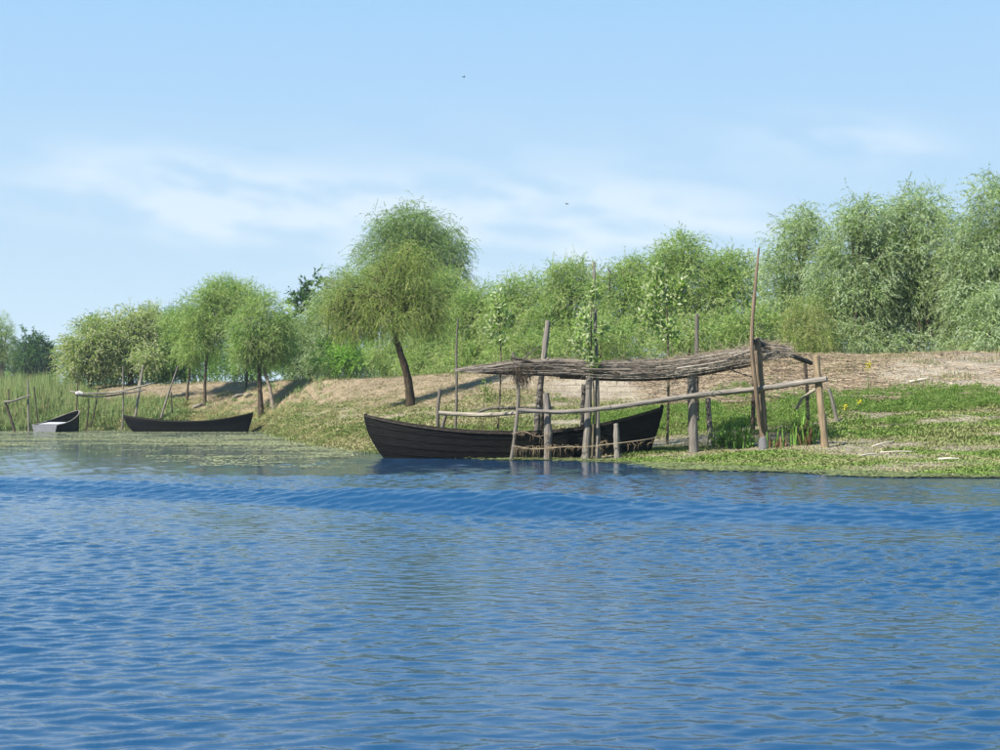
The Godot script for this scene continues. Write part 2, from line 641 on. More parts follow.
func tree(called: String, label: String, category: String, group: String, kind: String, d: float, base_x: float, blobs: Array, trunk_r: float, cover := 3.0, stem := [], bark_color := Color(0.13, 0.105, 0.08)) -> Node3D:
	# blobs: [x, y, half width, half height] as seen, at distance d
	var k: Dictionary = KINDS[kind]
	var foot := on_ground(base_x, d)
	var o := thing(called, label, category, foot, group)
	var ells := []
	if group == "willows behind the dyke":
		var skirt: Array = blobs[0]
		var low := 408.0 - (foot.y - EYE.y) / d * FOCAL
		blobs = blobs + [[skirt[0], low - 16.0, skirt[2] * 1.05, 22.0, -1.2]]
	for b in blobs:
		var dd: float = d + (b[4] if b.size() > 4 else 0.0)
		var rx: float = b[2] * dd / FOCAL
		var ry: float = b[3] * dd / FOCAL
		rx = maxf(rx - 0.1, rx * 0.6)
		ry = maxf(ry - 0.2, ry * 0.6)
		ells.append([px(b[0], b[1], dd) - foot, Vector3(rx, ry, rx * 0.85)])
	var mb := MB.new()
	var limbs := []
	crown(mb, ells, k, cover, limbs)
	part(o, "crown", mb, M.leaf)
	var tm := MB.new()
	var fork: Vector3 = ells[0][0] - Vector3(0, ells[0][1].y * 0.45, 0)
	if fork.y < 0.3:
		fork.y = 0.3
	var pts := [Vector3(0, -0.25, 0)]
	for s in stem:
		pts.append(px(s[0], s[1], d) - foot)
	if stem.is_empty():
		pts.append(fork * 0.5 + Vector3(wind(-0.1, 0.1), 0, wind(-0.1, 0.1)) * fork.y * 0.5)
	else:
		fork = pts[pts.size() - 1]
	if stem.is_empty():
		pts.append(fork)
	var radii := []
	for q in pts.size():
		radii.append(trunk_r * lerpf(1.15, 0.62, float(q) / (pts.size() - 1)))
	radii[0] *= 1.2
	tm.tube(smooth(pts, 4), smooth_f(radii, 4), 9, bark_color, 0.12, rng)
	part(o, "trunk", tm, M.bark)
	var bm := MB.new()
	for l in limbs:
		var mid: Vector3 = fork.lerp(l, 0.5) + Vector3(0, 0.12 * fork.distance_to(l), 0) + any_dir() * 0.1
		bm.tube(smooth([fork - Vector3(0, 0.05, 0), mid, l], 3), smooth_f([trunk_r * 0.36, trunk_r * 0.18, trunk_r * 0.06], 3), 5, bark_color, 0.1, rng)
	if limbs.size():
		part(o, "limbs", bm, M.bark).set_meta("kind", "stuff")
	return o

func smooth(pts: Array, each: int) -> Array:
	var out := []
	for k in pts.size() - 1:
		var a: Vector3 = pts[maxi(k - 1, 0)]
		var b: Vector3 = pts[k]
		var c: Vector3 = pts[k + 1]
		var d: Vector3 = pts[mini(k + 2, pts.size() - 1)]
		for s in each:
			out.append(b.cubic_interpolate(c, a, d, float(s) / each))
	out.append(pts[pts.size() - 1])
	return out

func smooth_f(f: Array, each: int) -> Array:
	var out := []
	for k in f.size() - 1:
		for s in each:
			out.append(lerpf(f[k], f[k + 1], float(s) / each))
	out.append(f[f.size() - 1])
	return out

func make_trees() -> void:
	var gr := "willows behind the dyke"
	# right-hand willows
	tree("willow_tree", "tall grey-green willow cut off by the right edge of the picture", "tree", gr, "grey_willow", 56, 985, [[995, 250, 44, 72], [975, 285, 42, 60], [1030, 260, 45, 75]], 0.16, 2.6)
	tree("willow_tree", "broad grey-green willow right of the shelter, second from the right edge", "tree", gr, "grey_willow", 58, 910, [[915, 265, 48, 72], [885, 290, 40, 60], [938, 300, 40, 50], [915, 215, 28, 24]], 0.17, 2.7)
	tree("willow_tree", "grey-green willow with a rounded crown above the yellow-flowered plant", "tree", gr, "grey_willow", 57, 855, [[855, 275, 38, 68], [845, 310, 40, 42], [866, 220, 24, 24]], 0.15, 2.7)
	tree("willow_tree", "willow with a narrow peaked top just right of the tall bare pole", "tree", gr, "grey_willow", 60, 800, [[800, 270, 34, 56], [802, 225, 18, 18], [795, 320, 36, 36]], 0.14, 2.7)
	tree("willow_shrub", "olive-green willow shrub on the dyke crest beside the shelter's right end", "shrub", gr, "olive_willow", 55, 808, [[808, 325, 24, 30]], 0.05, 2.4)
	tree("willow_shrub", "low pale green shrub on the dyke crest at the right edge", "shrub", gr, "grey_willow", 53, 990, [[990, 318, 24, 32], [1015, 325, 30, 30]], 0.06, 2.6)
	# middle willows
	tree("willow_tree", "light green willow directly left of the tall bare pole", "tree", gr, "green_willow", 64, 728, [[728, 300, 34, 48], [735, 268, 18, 20]], 0.12, 2.6)
	tree("willow_tree", "tallest light green willow rising over the middle of the shelter roof", "tree", gr, "green_willow", 65, 682, [[682, 290, 42, 50], [680, 255, 24, 22], [655, 300, 25, 38]], 0.14, 2.7)
	tree("willow_tree", "light green willow right behind the tall thin pole", "tree", gr, "green_willow", 66, 622, [[622, 305, 38, 44], [635, 275, 22, 22]], 0.12, 2.7)
	tree("willow_tree", "round light green willow above the left half of the shelter roof", "tree", gr, "green_willow", 68, 568, [[568, 310, 40, 44], [575, 280, 26, 20]], 0.12, 2.7)
	tree("willow_tree", "light green willow over the shelter's left corner post", "tree", gr, "green_willow", 70, 522, [[522, 320, 38, 42], [520, 300, 25, 22]], 0.12, 2.7)
	tree("willow_tree", "light green willow behind the thin upright pole left of the shelter", "tree", gr, "green_willow", 73, 478, [[478, 330, 36, 42], [478, 305, 22, 18]], 0.12, 2.7)
	tree("willow_tree", "light green willow just right of the leaning willow trunk", "tree", gr, "green_willow", 77, 440, [[440, 325, 38, 48], [448, 290, 20, 22]], 0.12, 2.7)
	# low growth along the crest
	for s in [[600, 335, 42, 20, 62], [690, 335, 42, 20, 60], [750, 330, 34, 26, 59], [530, 348, 40, 18, 66]]:
		tree("low_willow", ["low willow bush under the light green willows, by the tall thin pole", "low willow bush seen just over the shelter roof's middle", "low willow bush beside the tall bare pole at roof height", "low willow bush over the shelter roof's left end"][[600, 690, 750, 530].find(s[0])], "shrub", "low willow bushes on the crest", "green_willow", s[4], s[0], [[s[0], s[1], s[2], s[3]]], 0.05, 2.6)
	# left of the middle
	tree("willow_tree", "tallest willow on the left, its round top above the leaning willow", "tree", gr, "back_willow", 92, 415, [[412, 255, 50, 46], [395, 290, 50, 40], [432, 262, 34, 36], [405, 228, 30, 20]], 0.25, 2.4)
	tree("willow_tree", "grey-green willow left behind the leaning willow", "tree", gr, "grey_willow", 86, 335, [[335, 330, 38, 42], [350, 300, 30, 30], [312, 345, 28, 28]], 0.13, 2.7)
	tree("dark_tree", "dark green tree peeking up left of the leaning willow", "tree", "", "dark", 98, 305, [[308, 320, 24, 36], [322, 300, 16, 16], [296, 335, 16, 24]], 0.16, 2.3)
	tree("bright_bush", "bright green bush at the dyke crest left of the leaning trunk", "shrub", "bushes on the dyke crest", "bright", 82, 352, [[352, 358, 32, 20]], 0.05, 2.8)
	tree("bright_bush", "bright green bush right behind the leaning trunk", "shrub", "bushes on the dyke crest", "green_willow", 80, 405, [[405, 352, 38, 24]], 0.05, 2.8)
	tree("leafy_bush", "dark bushy growth between the leaning willow and the two-stemmed tree", "shrub", "bushes on the dyke crest", "mid_green", 90, 300, [[300, 358, 34, 22]], 0.05, 2.8)
	tree("leafy_bush", "dark leafy bush behind the two-stemmed tree", "shrub", "bushes on the dyke crest", "mid_green", 96, 245, [[245, 360, 45, 22]], 0.05, 2.8)
	tree("leafy_bush", "dark leafy bush under the white-blossomed trees", "shrub", "bushes on the dyke crest", "mid_green", 105, 115, [[118, 368, 46, 22], [165, 368, 24, 20]], 0.05, 2.8)
	tree("leafy_bush", "dark leafy bush behind the leaning bare poles", "shrub", "bushes on the dyke crest", "mid_green", 100, 185, [[185, 362, 36, 22]], 0.05, 2.8)
	# the leaning willow on the bank
	tree("leaning_willow", "olive-green willow with a leaning dark trunk alone on the grassy bank", "tree", "", "olive_willow", 58, 411, [[400, 280, 36, 30], [368, 308, 30, 28], [426, 298, 25, 25], [392, 320, 46, 20], [344, 290, 16, 22], [404, 256, 22, 18], [352, 325, 20, 18], [434, 320, 15, 16], [338, 308, 13, 18]], 0.15, 1.6, [[408, 380], [401, 355], [395, 335], [395, 310]], Color(0.075, 0.06, 0.045))
	# trees on the left
	tree("two_stemmed_tree", "green tree on the bank with one upright and one slanting stem", "tree", "", "green_willow", 80, 261, [[260, 325, 30, 34], [250, 350, 26, 20], [273, 340, 20, 26]], 0.13, 2.9, [[260, 390], [259, 365], [259, 340]], Color(0.11, 0.09, 0.07))
	var o := get_node("two_stemmed_tree") as Node3D
	var sm := MB.new()
	var foot := on_ground(274, 79.5)
	sm.tube(smooth([foot - o.position - Vector3(0, 0.2, 0), px(270, 390, 79.7) - o.position, px(264, 368, 80) - o.position], 4), smooth_f([0.13, 0.1, 0.09], 4), 8, Color(0.3, 0.25, 0.2), 0.12, rng)
	part(o, "slanting_stem", sm, M.bark)
	tree("slender_tree", "tall green tree with a thin straight trunk left of the two-stemmed tree", "tree", "slender trees at the bay", "green_willow", 84, 205, [[216, 315, 32, 34], [222, 295, 22, 16], [235, 300, 26, 20], [200, 340, 24, 24]], 0.08, 2.8, [[205, 385], [207, 355], [210, 335]])
	tree("slender_tree", "slim green tree on a bent trunk left of the thin straight one", "tree", "slender trees at the bay", "green_willow", 86, 187, [[190, 340, 20, 24], [180, 325, 20, 18]], 0.07, 2.8, [[188, 385], [191, 362]])
	tree("blossoming_tree", "white-blossomed tree at the left end of the dyke", "tree", "white-blossomed trees", "blossom", 98, 90, [[88, 352, 28, 28], [78, 362, 18, 22], [100, 330, 16, 14]], 0.12, 2.9)
	tree("blossoming_tree", "largest white-blossomed tree above the rail of poles", "tree", "white-blossomed trees", "blossom", 99, 130, [[132, 338, 34, 32], [115, 360, 30, 22], [150, 325, 22, 18]], 0.14, 2.9)
	tree("blossoming_tree", "small white-blossomed tree on a pale forked trunk", "tree", "white-blossomed trees", "blossom", 87, 135, [[147, 362, 17, 11], [152, 352, 10, 8]], 0.09, 2.9, [[138, 390], [142, 366]], Color(0.36, 0.31, 0.25))
	tree("leafy_tree", "green tree between the white-blossomed trees and the slender ones", "tree", "", "mid_green", 102, 170, [[172, 335, 26, 28], [162, 350, 24, 24], [105, 332, 22, 14, 3.0]], 0.13, 2.8)
	tree("far_tree", "round dark green tree far behind the reeds at the left", "tree", "far trees beyond the reeds", "dark", 190, 34, [[34, 358, 21, 24], [30, 372, 22, 18], [40, 366, 18, 20]], 0.4, 4.5)
	tree("far_tree", "pale green tree at the left edge far behind the reeds", "tree", "far trees beyond the reeds", "green_willow", 175, 2, [[3, 345, 14, 28], [-20, 340, 22, 34]], 0.35, 1.6)
	tree("far_tree", "low dark growth at the horizon between far tree and blossomed tree", "shrub", "far trees beyond the reeds", "mid_green", 185, 60, [[58, 384, 26, 9], [0, 382, 30, 9]], 0.1, 2.0)


# ---------------------------------------------------------------- boats
func boat(called: String, label: String, at: Vector3, yaw: float, L: float, beam: float, high: Array, rake: Array, skin: StandardMaterial3D, tint: Color, inside: Color, edge: Color, heel := 0.0) -> Node3D:
	# high: height of the left end, the middle and the right end above the water
	var o := thing(called, label, "boat", at)
	o.rotation = Vector3(heel, yaw, 0)
	var sheer := func(s: float) -> float:
		var u := s * 2.0 - 1.0
		return high[1] + (high[0] - high[1]) * pow(maxf(-u, 0), 2.1) + (high[2] - high[1]) * pow(maxf(u, 0), 2.1)
	var at_ := func(s: float, v: float) -> Vector3:
		var u := absf(s * 2.0 - 1.0)
		var low := -0.16 + 0.1 * pow(u, 4)
		var xl: float = -L * 0.5 + rake[0] * pow(maxf(0.0, 1.0 - v), 1.7)
		var xr: float = L * 0.5 - rake[1] * pow(maxf(0.0, 1.0 - v), 1.15)
		var half := 0.03 + beam * 0.5 * pow(maxf(0.0, 1.0 - pow(u, 2.4)), 0.85) * (0.6 + 0.4 * pow(v, 0.8))
		return Vector3(lerpf(xl, xr, s), lerpf(low, sheer.call(s), v), half)
	var N := 28
	var planks := 5
	for side in [1.0, -1.0]:
		for p in planks:
			var mb := MB.new()
			var v0 := float(p) / planks
			var v1 := float(p + 1) / planks
			var shade := Color(tint.r, tint.g, tint.b) * wind(0.6, 1.7)
			var rows := [[], [], [], []]
			for k in N + 1:
				var s := float(k) / N
				var a: Vector3 = at_.call(s, v0)
				var b: Vector3 = at_.call(s, v1 + 0.008)
				a.z *= side
				b.z *= side
				var out_a := Vector3(0, 0, side * 0.015)
				var wob := Vector3(0, 0, side * 0.004 * sin(k * 2.3 + p * 1.7))
				rows[0].append(a + out_a + wob)
				rows[1].append(b + wob + Vector3(0, 0, side * 0.002))
				rows[2].append(b - Vector3(0, 0, side * 0.02))
				rows[3].append(a - Vector3(0, 0, side * 0.012))
			var run := 0.0
			for f in 4:
				var A: Array = rows[f]
				var B: Array = rows[(f + 1) % 4]
				var k0 := mb.v.size()
				run = wind(0, 5)
				for k in N + 1:
					var t: Vector3 = A[mini(k + 1, N)] - A[maxi(k - 1, 0)]
					var nn: Vector3 = t.cross(B[k] - A[k]).normalized() * side
					if k > 0:
						run += A[k].distance_to(A[k - 1])
					var cc := shade if f == 0 or f == 3 else (inside if f == 2 else shade)
					mb.v.append(A[k]); mb.v.append(B[k])
					mb.n.append(nn); mb.n.append(nn)
					mb.c.append(cc); mb.c.append(cc)
					mb.uv.append(Vector2(run, p * 0.37)); mb.uv.append(Vector2(run, p * 0.37 + A[k].distance_to(B[k])))
				for k in N:
					var q := k0 + k * 2
					mb.i.append_array(PackedInt32Array([q, q + 1, q + 3, q, q + 3, q + 2] if side > 0 else [q, q + 3, q + 1, q, q + 2, q + 3]))
			part(o, "strake", mb, skin)
		var gm := MB.new()
		for k in N:
			var a: Vector3 = at_.call(float(k) / N, 1.0)
			var b: Vector3 = at_.call(float(k + 1) / N, 1.0)
			a.z *= side
			b.z *= side
			var up := Vector3(0, 0.028, 0)
			var w := Vector3(0, 0, 0.028 * side)
			gm.quad(a + up + w, b + up + w, b + up - w, a + up - w, edge)
			gm.quad(a - up + w, b - up + w, b + up + w, a + up + w, edge)
			gm.quad(a - up - w, b - up - w, b + up - w, a + up - w, edge)
		part(o, "gunwale", gm, skin)
	var fm := MB.new()
	for k in N:
		var a: Vector3 = at_.call(float(k) / N, 0.0)
		var b: Vector3 = at_.call(float(k + 1) / N, 0.0)
		fm.quad(Vector3(a.x, a.y, a.z), Vector3(b.x, b.y, b.z), Vector3(b.x, b.y, -b.z), Vector3(a.x, a.y, -a.z), inside)
	part(o, "bottom", fm, skin)
	for e in [0.0, 1.0]:
		var pts := []
		var rr := []
		for k in 8:
			var p: Vector3 = at_.call(e, k / 7.0 * 1.04)
			pts.append(Vector3(p.x + (0.01 if e == 0.0 else -0.01), p.y, 0))
			rr.append(0.045)
		var pm := MB.new()
		pm.tube(pts, rr, 6, tint * 1.2, 0.05, rng)
		part(o, "stem_post", pm, skin)
	for s in [0.22, 0.45, 0.7]:
		var p: Vector3 = at_.call(s, 0.72)
		var tm := MB.new()
		var a := Vector3(p.x - 0.12, p.y, p.z - 0.02)
		var w := p.z * 2.0 - 0.04
		for yy in [0.0, 0.03]:
			tm.quad(a + Vector3(0, yy, 0), a + Vector3(0.24, yy, 0), a + Vector3(0.24, yy, -w), a + Vector3(0, yy, -w), inside * 1.4)
		for xx in [0.0, 0.24]:
			tm.quad(a + Vector3(xx, 0, 0), a + Vector3(xx, 0.03, 0), a + Vector3(xx, 0.03, -w), a + Vector3(xx, 0, -w), inside * 1.4)
		part(o, "thwart", tm, skin)
	for k in 9:
		var s := 0.1 + 0.1 * k
		for side in [1.0, -1.0]:
			var pts := []
			for q in 6:
				var p: Vector3 = at_.call(s, q / 5.0 * 0.97)
				pts.append(Vector3(p.x, p.y + 0.01, (p.z - 0.035) * side))
			var rm := MB.new()
			rm.tube(pts, [0.02, 0.02, 0.02, 0.02, 0.02, 0.02], 5, inside * 1.3)
			part(o, "rib", rm, skin)
	return o

func make_boats() -> void:
	var black := Color(0.0065, 0.0063, 0.007)
	var c := px(513.5, 459, 37.45)
	boat("rowing_boat", "long black tarred wooden boat moored in front of the brush-roofed shelter", Vector3(c.x, 0, c.z), -0.03, 7.42, 1.5, [1.06, 0.64, 1.26], [0.55, 0.42], M.tarred_wood, black, Color(0.012, 0.012, 0.013), Color(0.06, 0.052, 0.046))
	c = px(188.5, 431, 77.5)
	boat("rowing_boat", "smaller-looking black boat lying in the weedy bay at the left", Vector3(c.x, 0, c.z), 0.03, 6.6, 1.4, [0.86, 0.56, 1.0], [0.6, 0.3], M.tarred_wood, black * 0.85, Color(0.012, 0.012, 0.013), Color(0.05, 0.045, 0.04))
	c = px(57, 431, 77.5)
	make_skiff(Vector3(c.x, 0, c.z))

func make_skiff(at: Vector3) -> void:
	# near end a broad pale panel, the far end a high dark bow
	var o := thing("skiff", "small skiff with pale grey flat end and dark high bow among the poles", "boat", at)
	o.rotation.y = -0.28
	var pale := Color(0.17, 0.18, 0.205)
	var tar := Color(0.03, 0.027, 0.026)
	var N := 14
	var edge := func(f: float, v: float) -> Vector3:
		var half := 0.7 * pow(maxf(0.0, 1.0 - pow(f, 2.2)), 0.7) * (0.78 + 0.22 * v) + 0.03
		var high := lerpf(0.4, 1.12, pow(f, 1.6))
		return Vector3(half, lerpf(-0.15, high, v), 1.1 - f * 3.1)
	for side in [-1.0, 1.0]:
		for p in 3:
			var mb := MB.new()
			for k in N:
				var q := []
				for a in [[k, p], [k + 1, p], [k + 1, p + 1], [k, p + 1]]:
					var e: Vector3 = edge.call(float(a[0]) / N, a[1] / 3.0)
					q.append(Vector3(e.x * side, e.y, e.z))
				mb.quad(q[0], q[1], q[2], q[3], tar)
				var inn := Vector3(-0.03 * side, 0, 0)
				mb.quad(q[0] + inn, q[1] + inn, q[2] + inn, q[3] + inn, tar)
			part(o, "strake", mb, M.tarred_wood)
		var pts := []
		var rr := []
		for k in N + 1:
			var e: Vector3 = edge.call(float(k) / N, 1.0)
			pts.append(Vector3(e.x * side, e.y, e.z))
			rr.append(0.03)
		var gm := MB.new()
		gm.tube(pts, rr, 6, Color(0.34, 0.3, 0.26), 0.1, rng)
		part(o, "gunwale", gm, M.weathered_wood)
	var tm := MB.new()
	var l: Vector3 = edge.call(0.0, 0.0)
	var h: Vector3 = edge.call(0.0, 1.0)
	for zz in [1.15, 1.1]:
		tm.quad(Vector3(-l.x, l.y, zz), Vector3(l.x, l.y, zz), Vector3(h.x, h.y, zz), Vector3(-h.x, h.y, zz), pale)
	tm.quad(Vector3(-h.x, h.y, 1.15), Vector3(h.x, h.y, 1.15), Vector3(h.x, h.y, 1.1), Vector3(-h.x, h.y, 1.1), pale)
	part(o, "transom", tm, M.grey_paint)
	var dm := MB.new()
	for yy in [0.42, 0.39]:
		dm.quad(Vector3(-0.55, yy, 0.95), Vector3(0.6, yy, 0.95), Vector3(0.6, yy + 0.1, -0.1), Vector3(-0.5, yy + 0.1, -0.1), Color(0.28, 0.29, 0.31))
	part(o, "stern_deck", dm, M.plain)
	var bm := MB.new()
	bm.quad(Vector3(-0.6, -0.12, 1.1), Vector3(0.6, -0.12, 1.1), Vector3(0.3, -0.12, -1.6), Vector3(-0.3, -0.12, -1.6), tar)
	part(o, "bottom", bm, M.tarred_wood)


# ---------------------------------------------------------------- poles, shelter
const GREY := Color(0.255, 0.235, 0.212)
const PALE := Color(0.391, 0.357, 0.306)
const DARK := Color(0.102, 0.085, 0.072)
const BROWN := Color(0.230, 0.174, 0.128)

func bar(o: Node3D, called: String, pts: Array, thick: Array, col: Color, mat := "weathered_wood") -> MeshInstance3D:
	# pts: [x, y, distance]; thick in centimetres across at each point
	var world := []
	var radii := []
	for k in pts.size():
		world.append(px(pts[k][0], pts[k][1], pts[k][2]) - o.position)
		radii.append(thick[mini(k, thick.size() - 1)] * 0.0047)
	var mb := MB.new()
	for q in range(1, world.size() - 1):
		world[q] += any_dir() * 0.02
	mb.tube(smooth(world, 5), smooth_f(radii, 5), 10, col, 0.2, rng)
	return part(o, called, mb, M[mat])

func make_shelter() -> void:
	var foot := px(620, 455, 37.5)
	foot.y = 0.0
	var o := thing("boat_shelter", "open pole shelter with a roof of grey brushwood over the black boat", "shelter", foot)
	# posts: front row, then back row
	bar(o, "post", [[511, 463, 36.1], [515, 430, 36.1], [519, 398, 36.2], [517, 372, 36.3], [513, 352, 36.3]], [9.5, 9, 8.5, 8, 6], GREY * 0.85)
	bar(o, "post", [[547, 466, 36.2], [548, 430, 36.2], [546, 393, 36.2]], [21, 19, 17], GREY)
	bar(o, "post", [[536, 440, 38.9], [539, 405, 38.9], [543, 360, 38.9], [548, 321, 38.9]], [17, 17, 16, 15], GREY * 1.05)
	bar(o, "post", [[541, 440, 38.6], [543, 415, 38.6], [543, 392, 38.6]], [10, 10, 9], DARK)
	bar(o, "post", [[585, 465, 36.2], [587, 430, 36.2], [589, 376, 36.2]], [27, 19, 16], GREY * 0.95)
	bar(o, "post", [[582, 440, 38.6], [583, 410, 38.6], [584, 385, 38.6]], [13, 13, 12], GREY * 0.8)
	bar(o, "post", [[598, 465, 36.3], [597, 420, 36.3], [597, 360, 36.3], [594, 300, 36.3], [594, 262, 36.3]], [19, 11, 10, 9, 5], GREY * 1.1).set_meta("label", "tall thin pole standing well above the roof")
	bar(o, "post", [[617, 465, 36.0], [616.5, 440, 36.0], [616, 424, 36.0]], [16, 15, 14], GREY * 1.15).set_meta("label", "short sawn post in front of the boat")
	bar(o, "post", [[694, 462, 36.4], [693, 420, 36.4], [691, 366, 36.4]], [26, 24, 22], GREY * 0.95).set_meta("label", "thick grey front post")
	bar(o, "post", [[697, 420, 39.4], [696, 370, 39.4], [697, 314, 39.4]], [13, 12, 10], GREY * 0.7)
	bar(o, "post", [[765, 452, 36.3], [761, 400, 36.0], [757, 338, 35.75]], [22, 21, 17], BROWN * 1.15)
	bar(o, "post", [[760, 425, 36.0], [756, 390, 35.75], [752, 340, 35.55], [755, 280, 35.5], [759, 248, 35.5]], [12, 11, 10, 8, 4], BROWN * 1.25).set_meta("label", "tall bare pole rising high above the roof's right end")
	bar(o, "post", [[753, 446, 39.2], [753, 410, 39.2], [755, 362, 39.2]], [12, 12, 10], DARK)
	bar(o, "post", [[826, 455, 35.4], [822, 410, 35.4], [816, 356, 35.4]], [20, 18, 17], Color(0.34, 0.265, 0.18)).set_meta("label", "ochre-tinted end post at the right")
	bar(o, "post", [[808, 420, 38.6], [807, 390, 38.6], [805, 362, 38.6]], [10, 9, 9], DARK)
	bar(o, "post", [[438, 445, 38.9], [438, 415, 38.9], [440, 389, 38.9]], [11, 10, 9], GREY * 0.7)
	bar(o, "post", [[442, 445, 38.7], [443, 428, 38.7], [446, 414, 38.7]], [11, 10, 9], GREY * 0.9)
	bar(o, "post", [[455, 445, 38.8], [456, 390, 38.8], [457, 350, 38.8], [458, 318, 38.8]], [8, 7, 6, 3.5], GREY * 0.75).set_meta("label", "thin upright pole at the left end")
	# rails
	bar(o, "rail", [[439, 413, 38.5], [480, 415, 38.2], [515, 413, 37.3], [552, 408, 36.6]], [11, 12, 11, 9], PALE)
	bar(o, "rail", [[474, 414, 38.4], [492, 408, 38.2], [530, 409, 37.2], [545, 411, 36.6]], [7, 8, 8, 7], GREY * 0.7)
	bar(o, "rail", [[518, 410, 36.0], [560, 412, 35.95], [600, 409, 35.95], [640, 403, 36.0], [700, 395, 36.1], [760, 388, 35.9], [827, 379, 35.2]], [9, 11, 13, 14, 15, 15, 15], GREY * 1.1).set_meta("label", "long grey front rail sloping up to the right")
	bar(o, "brace", [[822, 386, 35.6], [806, 396, 35.8], [799, 403, 35.9], [797, 409, 36.0]], [8, 8, 7, 6], PALE)
	bar(o, "beam", [[752, 341, 35.65], [775, 350, 36.6], [811, 363, 38.4]], [15, 14, 12], DARK * 1.1)
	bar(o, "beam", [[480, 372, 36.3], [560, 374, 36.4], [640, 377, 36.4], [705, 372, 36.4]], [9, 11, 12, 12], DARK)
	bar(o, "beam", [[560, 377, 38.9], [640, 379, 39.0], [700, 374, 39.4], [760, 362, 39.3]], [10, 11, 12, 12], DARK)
	bar(o, "beam", [[735, 365, 36.4], [705, 372, 36.4], [742, 363, 36.4], [762, 356, 36.5]], [8, 8, 8, 7], GREY * 0.8)
	bar(o, "crooked_branch", [[511, 358, 36.0], [526, 360, 36.0], [543, 365, 36.1], [560, 366, 36.3]], [6, 7, 6, 4], DARK)
	bar(o, "crooked_branch", [[524, 358, 36.1], [531, 352, 36.1], [540, 346, 36.1]], [4, 3, 1.5], GREY * 0.7)
	bar(o, "crooked_branch", [[549, 358, 36.0], [538, 366, 36.1], [527, 378, 36.2]], [6, 5, 3], GREY)
	bar(o, "crooked_branch", [[728, 368, 36.2], [740, 373, 36.2], [752, 377, 36.3]], [4, 3, 3], GREY * 0.8)
	for y in [[385, 0.0], [391, 0.3], [398, 0.1]]:
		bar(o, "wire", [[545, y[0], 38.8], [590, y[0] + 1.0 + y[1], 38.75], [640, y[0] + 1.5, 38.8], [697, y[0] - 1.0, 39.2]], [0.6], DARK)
	# roof: long grey sticks laid along the beams
	var r := RandomNumberGenerator.new()
	r.seed = 17
	var edge := func(x: float) -> Vector2:
		# upper and lower edge as seen, along the roof
		var xs := [452.0, 485.0, 520.0, 560.0, 600.0, 660.0, 700.0, 740.0, 772.0, 792.0]
		var up := [369.0, 363.5, 358.5, 357.5, 360.0, 359.0, 353.0, 347.0, 341.0, 344.0]
		var lo := [371.0, 373.0, 374.0, 375.5, 377.5, 378.5, 373.0, 365.0, 359.0, 356.0]
		for k in xs.size() - 1:
			if x <= xs[k + 1] or k == xs.size() - 2:
				var f := clampf((x - xs[k]) / (xs[k + 1] - xs[k]), 0, 1)
				return Vector2(lerpf(up[k], up[k + 1], f), lerpf(lo[k], lo[k + 1], f))
		return Vector2(360, 370)
	var far_end := 660.0
	var one := MB.new()
	var sticks := []
	for k in 1500:
		var big := k < 70
		var x0 := r.randf_range(453, 775)
		var len_px := r.randf_range(25, 85)
		if x0 < 485: len_px = r.randf_range(35, 75)
		var x1 := minf(x0 + len_px, 790)
		var q := r.randf()                     # front to back
		var lay := r.randf()                   # bottom to top of the layer
		if big:
			q = r.randf() * 0.3
			lay = r.randf_range(0.35, 1.0)
		var d0 := lerpf(35.9, 39.6, q)
		var pts := []
		var rr := []
		var jig := r.randf_range(-1.2, 1.2) * (3.0 if r.randf() < 0.2 else 1.0)
		var bow := r.randf_range(-1.0, 1.0)
		var th := r.randf_range(0.012, 0.02) if big else r.randf_range(0.005, 0.012)
		for s in 4:
			var f := s / 3.0
			var x := lerpf(x0, x1, f)
			var e: Vector2 = edge.call(x)
			var y := lerpf(e.y, e.x + 2.5, lay) + jig * (f - 0.5) + bow * sin(f * PI)
			var h := px(x, y, 36.5)
			var p := px(x, 400, d0)
			p.y = h.y + (d0 - 36.5) * 0.045 - (0.03 if big else 0.0)
			pts.append(p - foot + Vector3(0, 0, 0.35 * jig * (f - 0.5)))
			rr.append(th * lerpf(1.0, 0.6, f))
		var tone := r.randf()
		var col := Color(0.17, 0.135, 0.11).lerp(Color(0.58, 0.52, 0.45), tone)
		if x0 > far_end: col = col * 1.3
		if big:
			var mb := MB.new()
			mb.tube(pts, rr, 6, col * 1.1, 0.1, r)
			sticks.append(mb)
		else:
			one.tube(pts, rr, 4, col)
	# ragged twig ends and dry grass on the roof
	for k in 1700:
		var x := r.randf_range(500, 786) if k < 800 else r.randf_range(640, 787)
		var e: Vector2 = edge.call(x)
		var d0 := r.randf_range(35.95, 39.4)
		var h := px(x, lerpf(e.x + 2.0, e.y, r.randf() * r.randf()), 36.5)
		var p := px(x, 400, d0)
		p.y = h.y + (d0 - 36.5) * 0.045
		var dir := Vector3(r.randf_range(-1, 1), r.randf_range(-0.35, 0.3), r.randf_range(-0.3, 0.5)).normalized() * r.randf_range(0.15, 0.55)
		one.tube([p - foot, p + dir * 0.5 - foot, p + dir + Vector3(0, -0.05, 0) - foot], [0.006, 0.005, 0.003], 3, Color(0.5, 0.41, 0.31) * r.randf_range(0.5, 1.15) * (1.25 if x > far_end else 1.0))
